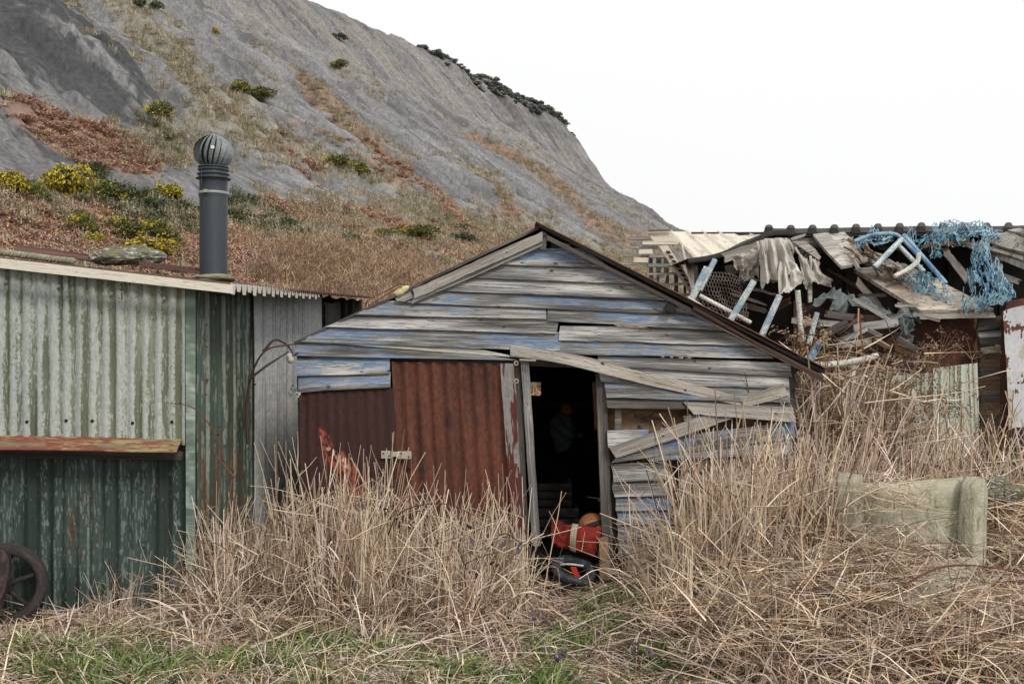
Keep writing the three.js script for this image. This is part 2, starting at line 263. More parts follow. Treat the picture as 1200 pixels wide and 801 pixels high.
{
  const R = rng(77), gB = [1, 2, 3].map((k) => brackenClump(k)), gT = [11, 12, 13].map((k) => tuftClump(k, [134, 124, 102], [196, 186, 160], 40, 0.55, 0.25, 0.018)), gG = [21, 22].map((k) => tuftClump(k, [58, 70, 40], [104, 112, 70], 44, 0.5, 0.3, 0.03)), gS = [31, 32].map((k) => tuftClump(k, [142, 118, 98], [192, 170, 144], 46, 1.25, 0.35, 0.012));
  const lists = { b: [[], [], []], t: [[], [], []], g: [[], []], s: [[], []] }, cols = { b: [[], [], []], t: [[], [], []], g: [[], []], s: [[], []] };
  const put = (k, p, s, sy, v = 0.25) => { const i = Math.floor(R() * lists[k].length); lists[k][i].push(pose(p, R() * 6.28, s, sy, R.g() * 0.15, R.g() * 0.15)); const q = R.r(1 - v, 1 + v); cols[k][i].push(new THREE.Color(q, q * R.r(0.95, 1.03), q * R.r(0.92, 1.05))); };
  for (let n = 0; n < 84000; n++) {
    const tau = Math.exp(R.r(Math.log(13), Math.log(170))), t = tau - 135, s = R.r(-98, -20), [x, z] = toXZ(t, s), d = -z;
    if (d < 14 || x / d < -0.62 || x / d > 0.32) continue;
    const [br, gr, gn] = cover(t, s), p = V(x, landTS(t, s) - 0.05, z), k = sstep(20, 90, d), far = 1 + k * 0.3;
    if (s > -97 && s + (fbm(t * 0.3, s * 0.3, 93, 3) - 0.5) * 16 < -78 && d < 50 && x / d + (fbm(t * 0.2, s * 0.4, 94, 3) - 0.5) * 0.3 > -0.2 && R() < 0.75) { put('s', p, R.r(0.7, 1.2), R.r(0.6, 1.15)); continue; }
    const r = R(); if (r < (br - 0.25) * 1.0 && d < 100) put('b', p, R.r(0.4, 0.85) * far, R.r(0.3, 0.7) * far); else if (r < br * 0.6 + gr * (s > -64 ? 0.3 : 0.5)) put('t', p, R.r(0.7, 1.3) * far, R.r(0.6, 1.2) * far); else if (R() < gn * 0.5) put('g', p, R.r(0.7, 1.4) * far, R.r(0.6, 1.1) * far);
  }
  gB.forEach((g, i) => instanced('bracken', g, leafyTint, lists.b[i], cols.b[i], 'rust brown dead bracken covering the lower slope', 'bracken'));
  gT.forEach((g, i) => instanced('hill_grass', g, leafyTint, lists.t[i], cols.t[i], 'bleached grass tussocks growing over the cliff', 'grass'));
  gG.forEach((g, i) => instanced('green_turf', g, leafyTint, lists.g[i], cols.g[i], 'dull green turf patches at the foot of the cliff', 'grass'));
  gS.forEach((g, i) => instanced('dead_stalks', g, leafyTint, lists.s[i], cols.s[i], 'upright brown stalks standing behind the timber shed', 'dead stalks'));
}
function bushGeo(seed, cols, n, size, lobes, shellMin = 0.45, up = 0.2) {   // spiky leaf clumps spread through an uneven crown about one metre in radius
  const R = rng(seed), T = new Tris(), L = []; for (let i = 0; i < lobes; i++) L.push([R.r(-0.62, 0.62), R.r(0.15, 0.75), R.r(-0.62, 0.62), R.r(0.28, 0.55)]);
  for (let i = 0; i < n; i++) {
    const l = L[Math.floor(R() * lobes)], a = R() * 6.28, ct = R.r(-0.5, 1), st = Math.sqrt(1 - ct * ct), r = l[3] * Math.pow(R.r(shellMin, 1), 0.6) * R.r(0.85, 1.12), p = V(l[0] + Math.cos(a) * st * r, Math.max(0.02, l[1] + ct * r * 0.85 + up * 0), l[2] + Math.sin(a) * st * r);
    const col = lin(...mix3(cols[0], cols[1], R())), d = V(R.g(), R.g() + 0.5, R.g()).normalize(), s = V(R.g(), R.g(), R.g()).cross(d).normalize(), z = size * R.r(0.6, 1.4);
    T.tri(p.clone().addScaledVector(s, z * 0.35), p.clone().addScaledVector(s, -z * 0.35), p.clone().addScaledVector(d, z), col);
  }
  return T.geo();
}
const stemMat = flat(84, 70, 54);
const stemGeo = (seed) => { const R = rng(seed), list = []; for (let i = 0; i < 4; i++) { const a = R() * 6.28; list.push(rod([V(Math.cos(a) * 0.08, -0.15, Math.sin(a) * 0.08), V(Math.cos(a) * 0.25, 0.3, Math.sin(a) * 0.25), V(Math.cos(a) * 0.5, R.r(0.5, 0.8), Math.sin(a) * 0.5)], 0.03, 0.012, 5, 4)); } return list; };
const GREEN = [[58, 68, 40], [118, 122, 70]], DULL = [[62, 70, 52], [108, 114, 84]], YEL = [[172, 150, 30], [216, 194, 66]];
const bushParts = { crown: [1, 2, 3].map((k) => bushGeo(500 + k, GREEN, 1700, 0.13, 9)), dull: [1, 2].map((k) => bushGeo(520 + k, DULL, 1500, 0.14, 8)), bloom: [1, 2, 3].map((k) => bushGeo(500 + k, YEL, 1500, 0.11, 9, 0.9)), sparse: [1, 2, 3].map((k) => bushGeo(540 + k, YEL, 420, 0.10, 9, 0.9)), stem: stemGeo(9) };
function bush(px, py, w, hgt, kind, label, i = 0) {
  const p = ray(px, py); if (!p) return; const r = w * -p.z / F / 2 / 0.9, g = thing(kind === 'dull' ? 'hill_shrub' : 'gorse_bush', label, kind === 'dull' ? 'shrub' : 'gorse bush', p.add(V(0, -0.08 * r, 0)), kind === 'dull' ? 'dull shrubs on the hillside' : 'gorse bushes on the hillside');
  g.scale.set(r, r * hgt * 1.15, r); g.rotation.y = i * 2.1;
  for (const q of bushParts.stem) mesh('stem', q, stemMat, g);
  mesh('crown', kind === 'dull' ? bushParts.dull[i % 2] : bushParts.crown[i % 3], leafy, g);
  if (kind === 'bloom') mesh('blossom', bushParts.bloom[i % 3], leafy, g); if (kind === 'gorse') mesh('blossom', bushParts.sparse[i % 3], leafy, g);
}
[[10, 226, 44, 1.0, 'bloom', 'yellow flowering gorse at the picture edge under the dark spur'],
 [40, 236, 40, 0.9, 'gorse', 'sparsely flowered gorse next to the tallest yellow gorse'],
 [75, 236, 52, 1.15, 'bloom', 'tallest yellow gorse at the foot of the dark spur'],
 [118, 234, 62, 0.6, 'gorse', 'low wide dark gorse right of the tallest yellow gorse'],
 [96, 276, 44, 1.0, 'gorse', 'dark gorse between the bracken and the wide gorse clump'],
 [106, 290, 24, 1.0, 'bloom', 'small yellow gorse directly above the lichened stones'],
 [140, 276, 56, 0.65, 'gorse', 'green gorse with yellow tips left in the row below the spur'],
 [182, 282, 60, 0.7, 'gorse', 'green gorse with brownish base left of the flue pipe'],
 [166, 302, 66, 0.5, 'bloom', 'brightest yellow gorse just behind the shed roof'],
 [193, 232, 40, 0.7, 'bloom', 'yellow topped gorse beside the dark shrub left of the cowl'],
 [174, 243, 40, 0.7, 'dull', 'dark rounded shrub below the grey scree left of the flue'],
 [336, 333, 26, 0.8, 'bloom', 'small yellow gorse above the eave end of the tin shed'],
 [186, 136, 32, 0.9, 'gorse', 'lone dark gorse high on the scree above the cowl'],
 [282, 108, 34, 0.6, 'gorse', 'yellow green gorse patch high on the bare slope, upper end'],
 [303, 116, 34, 0.55, 'gorse', 'yellow green gorse patch high on the bare slope, lower end'],
 [392, 192, 32, 0.6, 'gorse', 'long green gorse under the red streak, upper end'],
 [416, 203, 44, 0.5, 'gorse', 'long green gorse under the red streak, lower end'],
 [484, 280, 50, 0.5, 'gorse', 'yellow green gorse above the barge board of the timber shed'],
 [540, 282, 40, 0.5, 'dull', 'dull shrub above the middle of the barge board'],
 [268, 240, 34, 0.8, 'dull', 'dark shrub right behind the flue pipe'],
 [320, 262, 48, 0.45, 'dull', 'low dull shrub in pale grass right of the flue pipe'],
 [412, 286, 30, 0.7, 'dull', 'grey green shrub above the brown stalks'],
 [354, 282, 18, 0.9, 'gorse', 'tiny gorse between the flue pipe and the grey green shrub'],
 [396, 80, 20, 0.7, 'gorse', 'tiny dark gorse near the cliff top'],
 [397, 46, 22, 0.6, 'dull', 'tiny shrub on the grassy cliff top'],
 [252, 40, 12, 0.9, 'bloom', 'tiny yellow gorse alone on the upper scree'],
 [172, 8, 34, 0.6, 'dull', 'green shrub at the top edge of the scree'],
 [444, 276, 26, 0.6, 'gorse', 'green gorse left of the yellow green gorse by the barge board'],
].forEach((b, i) => bush(...b, i));
{ // wind-cut scrub along the cliff edge
  const R = rng(91), g = bushGeo(601, [[92, 99, 94], [136, 140, 130]], 700, 0.22, 7), list = [], cols = [];
  for (let n = 0; n < 190; n++) { const t = R.r(30, 92), s = R.r(-3.5, 3), [x, z] = toXZ(t, s), k = R.r(0.7, 1.5); list.push(pose(V(x, landTS(t, s) - 0.4, z), R() * 6, k * 1.3, k * R.r(0.5, 0.9))); const q = R.r(0.8, 1.15); cols.push(new THREE.Color(q, q, q)); }
  instanced('clifftop_scrub', g, leafyTint, list, cols, 'dark scrub lining the top edge of the far cliff', 'scrub');
}

/* ---------- materials ---------- */
// weathered softwood: grain along u, knots, checks, and what is left of the blue paint
const woodBump = [];
function wood(seed, o = {}) {
  const { lo = [70, 70, 70], hi = [198, 198, 197], blue = 0, warm = 0.08, w = 1024, h = 128, blueCol = [92, 122, 160] } = o, R = rng(seed), knots = []; for (let i = 0; i < 3; i++) knots.push([R(), R.r(0.15, 0.85), R.r(0.003, 0.007), R.r(0.06, 0.13)]);
  const tx = texture(w, h, (u, v) => {
    let vv = v, kn = 0; for (const [ku, kv, kw, kh] of knots) { const du = (u - ku) / kw, dv = (v - kv) / kh, d = du * du * 0.12 + dv * dv; vv += (v - kv) * 0.9 * Math.exp(-d * 0.9); if (du * du + dv * dv * 1.2 < 1) kn = Math.max(kn, 1 - (du * du + dv * dv * 1.2)); }
    const a = fbm(u * 12, vv * 34, seed, 4), b = fbm(u * 40, vv * 90, seed + 3, 3), big = fbm(u * 5, vv * 2.2, seed + 6, 3), crack = Math.abs(fbm(u * 7, vv * 15, seed + 9, 3) - 0.5);
    let k = clamp((a - 0.5) * 1.1 + (b - 0.5) * 0.7 + (big - 0.5) * 1.5 + 0.52), c = mix3(lo, hi, k);
    c = mix3(c, [c[0] * 1.06, c[1] * 0.94, c[2] * 0.8], warm * sstep(0.45, 0.7, fbm(u * 9, vv * 5, seed + 12, 3)) * 2.0);
    const cr = (1 - sstep(0.0, 0.022, crack)) * sstep(0.42, 0.6, big + b * 0.2); c = mix3(c, [40, 37, 35], cr * 0.9); c = mix3(c, [58, 46, 38], sstep(0, 0.6, kn) * 0.8);
    let hgt = 0.35 + (a - 0.5) * 0.5 + (b - 0.5) * 0.5 - cr * 0.4;
    if (blue) { // paint clings best in the lee of the board above and between the raised grain
      const m = fbm(u * 11, v * 2.2, seed + 20, 4) * 0.74 + fbm(u * 70, vv * 40, seed + 21, 3) * 0.24 + (v - 0.5) * 0.16, pm = sstep(0.56 - blue * 0.2, 0.58 - blue * 0.2 + 0.02, m);
      const pc = mix3(blueCol, [142, 156, 176], sstep(0.4, 0.7, fbm(u * 40, v * 22, seed + 22, 3))); c = mix3(c, pc, pm * 0.74); hgt += pm * 0.12;
      const wash = sstep(0.48 - blue * 0.2, 0.56 - blue * 0.2, m) * (1 - pm); c = mix3(c, [158, 164, 172], wash * 0.25);
    }
    return [...c, hgt];
  }, { bump: !woodBump.length || woodBump.length < 4 });
  if (tx.bumpMap) woodBump.push(tx.bumpMap); else tx.bumpMap = woodBump[seed % 4];
  return mat(tx, { bump: 0.0025, roughness: 0.92 });
}
const bare = [1, 2, 3, 4].map((k) => wood(1000 + k * 50)), pale = wood(1300, { lo: [128, 122, 114], hi: [198, 193, 184], warm: 0.1 }), pale2 = wood(1310, { lo: [122, 117, 110], hi: [190, 186, 180] });
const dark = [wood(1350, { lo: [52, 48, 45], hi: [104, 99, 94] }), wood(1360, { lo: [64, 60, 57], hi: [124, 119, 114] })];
const blueLight = [1, 2, 3].map((k) => wood(1400 + k * 50, { blue: 0.07 })), blueHeavy = [1, 2].map((k) => wood(1600 + k * 50, { blue: 0.36 })), blueMid = [1, 2].map((k) => wood(1700 + k * 50, { blue: 0.21 }));
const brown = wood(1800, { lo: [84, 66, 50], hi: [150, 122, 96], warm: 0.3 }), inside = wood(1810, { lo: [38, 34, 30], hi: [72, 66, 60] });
// painted or rusting corrugated iron: wear follows the crests (n of them), runs follow the fall of the rain
function iron(seed, n, o) {
  const { base, base2 = base, worn, rust = [104, 62, 44], rustAmt = 0.1, wear = 0.5, streak = 1, rough = 0.7, w = 512, h = 512, lich = 0, extra } = o;
  return mat(texture(w, h, (u, v, i, j) => {
    const crest = 0.5 + 0.5 * Math.cos(u * n * 2 * Math.PI), col = fbm(u * n * 1.1, v * 0.9, seed, 3), st = fbm(u * n * 5, v * 2.2, seed + 3, 4), f = fbm(u * 90, v * 90, seed + 5, 3), big = fbm(u * 3.5, v * 3, seed + 7, 3);
    let c = mix3(base, base2, sstep(0.35, 0.65, big * 0.5 + col * 0.5)); c = c.map((x) => x * (0.84 + st * 0.32));
    const wm = sstep(1 - wear - 0.05, 1 - wear + 0.05, crest * 0.24 + col * 0.36 + st * 0.30 * streak + f * 0.16); c = mix3(c, worn.map((x) => x * (0.86 + f * 0.28)), wm * 0.85);
    const rm = sstep(0.66 - rustAmt * 0.4, 0.7 - rustAmt * 0.4, st * 0.35 + big * 0.35 + f * 0.3 + (hash(Math.floor(u * n * 2), Math.floor(v * 5), seed) - 0.5) * 0.05); c = mix3(c, mix3(rust, rust.map((x) => x * 0.6), f), rm * 0.9);
    if (lich) { const l = sstep(0.6, 0.68, fbm(u * 110, v * 26, seed + 11, 3) * 0.65 + col * 0.35 + lich * 0.05); c = mix3(c, worn.map((x) => x * 1.06), l * 0.7); }
    if (extra) c = extra(c, u, v, f);
    return [...c, 0.4 + f * 0.4 + wm * 0.1];
  }), { bump: 0.0012, roughness: rough, metalness: 0.0 });
}
const rustSheet = (seed, n, o = {}) => mat(texture(512, 512, (u, v) => {
  const st = fbm(u * n * 2.2, v * 2, seed, 4), f = fbm(u * 60, v * 60, seed + 2, 4), b = fbm(u * 4, v * 3, seed + 4, 3); let c = mix3(o.a ?? [62, 34, 28], o.b ?? [142, 78, 50], clamp(st * 0.7 + f * 0.6 + b * 0.3 - 0.3)); c = mix3(c, [40, 30, 30], sstep(0.6, 0.72, b * 0.6 + st * 0.4) * 0.6); if (vn(u * 70, v * 70, seed + 8) > 0.968) c = [34, 26, 24]; if (o.extra) c = o.extra(c, u, v, f); return [...c, f]; }), { bump: 0.002, roughness: 0.88 });
const fascia = mat(texture(512, 64, (u, v) => { const f = fbm(u * 60, v * 8, 2101, 4), g = fbm(u * 160, v * 20, 2102, 3); return [...mix3([222, 217, 202], [182, 176, 158], sstep(0.5, 0.8, f * 0.6 + g * 0.4)), g]; }), { bump: 0.001 });
const stone = mat(texture(512, 512, (u, v) => { const f = fbm(u * 14, v * 14, 2201, 5), l = fbm(u * 26, v * 26, 2203, 3), y = fbm(u * 20, v * 20, 2205, 3); let c = mix3([74, 72, 64], [128, 124, 112], f); c = mix3(c, [188, 190, 180], sstep(0.62, 0.66, l) * 0.9); c = mix3(c, [116, 122, 66], sstep(0.6, 0.66, y) * 0.8); return [...c, f]; }), { bump: 0.012 });
const metalDark = mat(texture(256, 256, (u, v) => { const f = fbm(u * 40, v * 40, 2301, 3), s = fbm(u * 30, v * 4, 2302, 3); return [...mix3([46, 54, 60], [66, 74, 80], s * 0.6 + f * 0.4), f]; }), { bump: 0.0006, roughness: 0.5 });
const metalPale = mat(texture(256, 256, (u, v) => { const f = fbm(u * 30, v * 30, 2311, 3); return [...mix3([86, 94, 98], [146, 152, 152], f), f]; }), { bump: 0.0006, roughness: 0.5 });
const band = flat(150, 152, 150, 0.45), black = flat(26, 26, 27, 0.8), steel = flat(150, 146, 136, 0.5);
const cement = mat(texture(128, 128, (u, v) => { const f = fbm(u * 16, v * 16, 2321, 4), m = fbm(u * 9, v * 9, 2322, 3); return [...mix3(mix3([120, 116, 104], [160, 156, 142], f), [104, 108, 52], sstep(0.52, 0.6, m)), f]; }), { bump: 0.01 });
const wireMat = flat(92, 84, 78, 0.6), rustWire = flat(110, 70, 54, 0.8);
const castIron = mat(texture(256, 256, (u, v) => { const f = fbm(u * 30, v * 30, 2331, 4), s = fbm(u * 8, v * 8, 2332, 3); return [...mix3([38, 32, 31], [86, 66, 60], sstep(0.35, 0.7, f * 0.6 + s * 0.4)), f]; }), { bump: 0.003, roughness: 0.8 });
const rustDeep = mat(texture(256, 256, (u, v) => { const f = fbm(u * 24, v * 24, 2341, 4); return [...mix3([58, 36, 32], [104, 66, 54], f), f]; }), { bump: 0.003, roughness: 0.9 });
const felt = mat(texture(256, 256, (u, v) => { const f = fbm(u * 40, v * 40, 2351, 3), s = fbm(u * 6, v * 6, 2352, 3); return [...mix3([34, 32, 31], [70, 66, 62], f * 0.6 + s * 0.4), f]; }), { bump: 0.002, roughness: 0.95 });
const redFelt = mat(texture(512, 64, (u, v) => { const f = fbm(u * 90, v * 10, 2361, 4); return [...mix3([86, 58, 54], [140, 102, 94], f), f]; }), { bump: 0.002 });
function clothMat(seed, a, b, o = {}) { return mat(texture(256, 256, (u, v) => { const f = fbm(u * 22, v * 22, seed, 4), wv = 0.5 + 0.25 * Math.sin(u * 600) + 0.25 * Math.sin(v * 600), st = fbm(u * 14, v * 3, seed + 3, 3), hole = o.holes ? fbm(u * (o.hf ?? 9), v * (o.hf ?? 9) * 0.7, seed + 7, 4) : 1, e = Math.min(u, 1 - u, v * 2, (1 - v)) * 8 + (fbm(u * 16, v * 16, seed + 9, 3) - 0.5) * 2.0; return [...mix3(a, b, clamp(f * 0.5 + st * 0.6 - 0.05)), wv * 0.4 + f * 0.6, (hole > (o.holes ?? 0) ? 1 : 0) * (o.ragged ? (e > 0.15 ? 1 : 0) : 1)]; }, { alpha: !!(o.holes || o.ragged), clamp: true }), { bump: o.bump ?? 0.004, roughness: 1 }); }
function pipeTex(seed, a, b, grime) { return mat(texture(256, 64, (u, v) => { const f = fbm(u * 6, v * 4, seed, 4), g = fbm(u * 50, v * 16, seed + 2, 4); let c = mix3(a, b, sstep(0.35, 0.65, f)); c = mix3(c, grime, sstep(0.56, 0.7, g) * 0.55); return [...c, g]; }), { bump: 0.001, roughness: 0.6 }); }
const pipeMat = pipeTex(2401, [136, 164, 182], [198, 206, 206], [98, 108, 110]), pipeBlue = pipeTex(2411, [84, 124, 156], [136, 170, 192], [72, 84, 92]), pipeWhite = pipeTex(2421, [182, 182, 174], [212, 211, 204], [104, 98, 88]);

/* ---------- the green corrugated-iron shed ---------- */
const DT = 6.2;                                            // distance of its front wall
{
  const X1 = -1.976, shed = thing('corrugated_iron_shed', 'green and white corrugated iron shed with a flue pipe on its roof', 'shed', V(-3.6, 0, -8));
  const xL = -5.2, pxL = CX + xL * F / DT, topAt = (px) => 309 + (px) * 0.127, zf = -DT;
  const pf = (px, py, d = DT) => P(px, py, d);
  // lower front wall, one full run of sheets down to the ground, then the paler hinged shutter sheets that stand proud of it
  const low = iron(3000, 12, { base: [36, 50, 45], base2: [56, 71, 65], worn: [116, 130, 128], wear: 0.31, rustAmt: -0.02, lich: 0.3 });
  const up1 = iron(3100, 8, { base: [98, 106, 84], base2: [128, 134, 116], worn: [174, 179, 176], wear: 0.48, rustAmt: -0.1, lich: 0.5, w: 512, h: 768 }), up2 = iron(3150, 8, { base: [94, 103, 84], base2: [122, 130, 114], worn: [170, 177, 175], wear: 0.50, rustAmt: -0.1, lich: 0.7, w: 512, h: 768 });
  for (let k = 0; k < 4; k++) { const a = -400 + k * 154.5, b = a + 154.5 + 1; if (b < -250) continue; part('wall_sheet', corrugated([pf(a, 505, DT + 0.005 * (k % 2)), pf(b, 505, DT + 0.005 * (k % 2)), pf(b, 722, DT), pf(a, 722, DT)], 10, 0.011, 8, { dent: (u, v) => 0.008 * (fbm(u * 3, v * 3, 40 + k, 2) - 0.5) }), low, shed); }
  for (let k = 0; k < 5; k++) {
    const b = 217 - k * 124, a = b - 124.5, dd = DT - 0.03 - 0.004 * (k % 2);
    part('shutter_sheet', corrugated([pf(a, topAt(a) - 6, dd), pf(b, topAt(b) - 6, dd), pf(b, 517 + b * 0.02, dd), pf(a, 515 + a * 0.02, dd)], 8, 0.010, 10, { dent: (u, v) => 0.01 * (fbm(u * 2.5, v * 2.5, 60 + k, 2) - 0.5) }), k % 2 ? up2 : up1, shed);
    for (const [fx, fy] of [[0.12, 0.9], [0.5, 0.91], [0.87, 0.9], [0.3, 0.1], [0.8, 0.09]]) { const px = mix(a, b, fx), py = mix(topAt(px), 512, fy), w = new THREE.CylinderGeometry(0.009, 0.011, 0.008, 10); w.rotateX(Math.PI / 2); w.translate(...pf(px, py, dd - 0.013).toArray()); part('roofing_nail', w, fy > 0.5 ? black : steel, shed); }
  }
  // corner: a flat folded flashing
  const corner = iron(3200, 1, { base: [84, 104, 90], base2: [116, 132, 120], worn: [172, 180, 176], wear: 0.34, rustAmt: 0.0, lich: 1.2, w: 64, h: 512 });
  part('corner_flashing', plank([pf(217, 334, DT - 0.036), pf(229.5, 336, DT - 0.036), pf(229, 722, DT - 0.03), pf(218.5, 722, DT - 0.03)], { th: 0.012, uLen: 3, rag: 0.002, v0: 0, v1: 1 }), corner, shed);
  // side wall going back from the corner
  const side = iron(3300, 11, { base: [58, 72, 60], base2: [76, 94, 86], worn: [142, 144, 134], wear: 0.36, rustAmt: 0.04, lich: 0.4, extra: (c, u, v, f) => mix3(c, mix3([84, 54, 38], [120, 84, 58], f), sstep(0.5, 0.74, fbm(u * 9, v * 5, 3310, 4) + 0.34 * (0.42 - v)) * 0.7) });
  const side2 = iron(3400, 33, { base: [150, 154, 154], base2: [172, 174, 172], worn: [186, 188, 188], wear: 0.5, rustAmt: -0.15, w: 1024 });
  const zs = (d) => -d, sideQ = (d0, d1, x0, x1, yt0, yt1) => [V(x0, yt0, -d0), V(x1, yt1, -d1), V(x1, -0.05, -d1), V(x0, -0.05, -d0)];
  part('side_sheet', corrugated(sideQ(DT, 7.55, X1, X1 + 0.0, 2.06, 2.09), 15, 0.011, 8, { dent: (u, v) => 0.012 * (fbm(u * 3, v * 3, 70, 2) - 0.5) }), side, shed);
  part('side_sheet', corrugated(sideQ(7.5, 10.2, X1 + 0.025, X1 + 0.02, 2.10, 2.16), 33, 0.009, 8, { dent: (u, v) => 0.012 * (fbm(u * 3, v * 3, 71, 2) - 0.5) }), side2, shed);
  // back and far walls close the shed
  const back = rustSheet(3500, 30, { a: [40, 34, 32], b: [74, 60, 54] });
  part('back_sheet', corrugated([V(X1, 2.2, -11.6), V(xL, 2.45, -11.6), V(xL, -0.05, -11.6), V(X1, -0.05, -11.6)], 40, 0.01, 3), back, shed);
  part('back_sheet', corrugated([V(X1 + 0.05, 2.08, -10.2), V(X1 + 0.02, 2.1, -11.6), V(X1 + 0.02, 0, -11.6), V(X1 + 0.05, 0, -10.2)], 16, 0.01, 3), back, shed);
  part('far_side_sheet', corrugated([V(xL, 2.4, -11.6), V(xL, 2.4, -DT), V(xL, -0.05, -DT), V(xL, -0.05, -11.6)], 60, 0.01, 3), back, shed);
  // roof: corrugations run down to the right, the front verge carries a cream fascia, the ends show at the eave
  const roofM = rustSheet(3600, 60, { a: [62, 44, 40], b: [120, 82, 70] });
  const rT = [V(xL - 0.1, 2.45, -DT + 0.14), V(-1.72, 2.045, -DT + 0.14), V(-1.68, 2.23, -11.8), V(xL - 0.1, 2.55, -11.8)];
  const rq = [rT[0], rT[3], rT[2], rT[1]];     // u runs back (across the corrugations), v runs down the slope
  const roof = part('roof', sheet(rq, 76 * 6, 4, (u, v) => -0.016 * Math.cos(u * 76 * 2 * Math.PI)), roofM, shed);
  const teethM = iron(3650, 76, { base: [196, 192, 178], worn: [222, 218, 204], wear: 0.4, rustAmt: 0.2, w: 256, h: 64 });
  part('fascia', plank([P(-420, 254, DT - 0.2), P(274, 334, DT - 0.2), P(274, 344, DT - 0.2), P(-420, 268, DT - 0.2)], { th: 0.02, rag: 0.001, v0: 0, v1: 1, uLen: 3 }), fascia, shed);
  // bent eave flashing with cut teeth, then the bare dark corrugation ends behind it
  const fl = new Tris(), wc = lin(206, 202, 190), zA = -DT + 0.14, zB = -8.9;
  for (let k = 0; k < 22; k++) { const z0 = mix(zA, zB, k / 22), z1 = mix(zA, zB, (k + 1) / 22), y0 = mix(2.06, 2.15, k / 22), x = -1.715, h = (k % 2 ? 0.05 : 0.068), m = (z0 + z1) / 2; fl.quad(V(x, y0, z0), V(x, y0 - h, mix(z0, z1, 0.12)), V(x, y0 - h, mix(z0, z1, 0.72)), V(x, y0, z1), wc.map((c) => c * (0.9 + 0.1 * hash(k, 1, 3)))); }
  const eave = fl.geo(); eave.setAttribute('uv', new THREE.Float32BufferAttribute(new Float32Array(eave.attributes.position.count * 2), 2)); part('eave_flashing', eave, leafy, shed);
  part('eave_board', plank([V(-1.95, 2.1, -10.2), V(-1.93, 2.17, -11.7), V(-1.93, 1.6, -11.7), V(-1.95, 1.6, -10.2)], { th: 0.02, rag: 0.02 }), inside, shed);
  // the orange and yellow ledge under the shutters
  const ledgeM = mat(texture(512, 128, (u, v) => { const f = fbm(u * 90, v * 20, 3701, 4), g = fbm(u * 14, v * 3, 3702, 3), y = fbm(u * 40, v * 9, 3703, 4); let c = mix3([104, 62, 50], [152, 86, 68], f); c = mix3(c, [150, 138, 98], sstep(0.54, 0.66, y * 0.6 + (u - 0.55) * 0.3 + f * 0.35)); c = mix3(c, [120, 114, 90], sstep(0.55, 0.65, g) * 0.7); return [...c, f]; }), { bump: 0.003 });
  part('ledge', plank([pf(-420, 500, DT - 0.03), pf(213, 515, DT - 0.03), pf(207, 530, DT - 0.24), pf(-420, 520, DT - 0.24)], { th: 0.006, rag: 0.004, uLen: 2.2, warp: 0.006 }), ledgeM, shed);
  part('ledge_rail', beam(pf(-420, 524, DT - 0.06), pf(213, 534, DT - 0.06), 0.03, 0.05), dark[0], shed);
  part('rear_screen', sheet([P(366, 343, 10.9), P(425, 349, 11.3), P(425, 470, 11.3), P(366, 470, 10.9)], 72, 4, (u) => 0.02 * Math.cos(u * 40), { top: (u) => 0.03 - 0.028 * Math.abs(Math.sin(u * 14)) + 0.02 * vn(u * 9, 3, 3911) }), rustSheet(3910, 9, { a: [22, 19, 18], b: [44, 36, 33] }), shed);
  // dim inside
  part('floor', plank([V(xL, 0.02, -11.5), V(X1, 0.02, -11.5), V(X1, 0.02, -DT - 0.05), V(xL, 0.02, -DT - 0.05)], { th: 0.02, nx: 4 }), inside, shed);

  // flue pipe with a spinning cowl
  const cx = -1.995 + 0.03, dz = -6.55, by = 2.11, flue = thing('flue_pipe', 'dark grey flue pipe with a round turbine cowl', 'flue', V(cx, by, dz));
  const R0 = 0.089, lathe = (pts, n = 40) => { const g = new THREE.LatheGeometry(pts.map(([r, y]) => new THREE.Vector2(r, y)), n); return g; };
  mesh('pipe', lathe([[R0, -0.1], [R0, 0.535], [R0 + 0.003, 0.54], [R0 + 0.003, 0.57]]), metalDark, flue);
  const cl = lathe([[R0 + 0.004, 0.558], [R0 + 0.008, 0.56], [R0 + 0.008, 0.574], [R0 + 0.004, 0.576]]); mesh('clamp_band', cl, band, flue);
  const lug = new RoundedBoxGeometry(0.03, 0.022, 0.02, 2, 0.004); lug.translate(-0.02, 0.567, R0 + 0.012); mesh('clamp_lug', lug, steel, flue);
  mesh('collar', lathe([[R0, 0.57], [R0, 0.655], [R0 + 0.022, 0.66], [R0 + 0.024, 0.664], [R0 + 0.004, 0.67], [R0 + 0.004, 0.685], [R0 + 0.014, 0.688], [R0 + 0.014, 0.694], [R0 + 0.002, 0.70], [R0 + 0.002, 0.712], [R0 + 0.012, 0.716], [R0 + 0.012, 0.722], [R0 + 0.0, 0.73], [0.08, 0.74]]), metalDark, flue);
  const strap = rod([V(-0.05, 0.57, R0 * 0.86), V(-0.052, 0.66, R0 * 0.98), V(-0.05, 0.72, R0 * 0.9)], 0.004, 0.004, 6); mesh('strap', strap, metalDark, flue);
  const HC = 0.835, RC = 0.128, HH = 0.115;
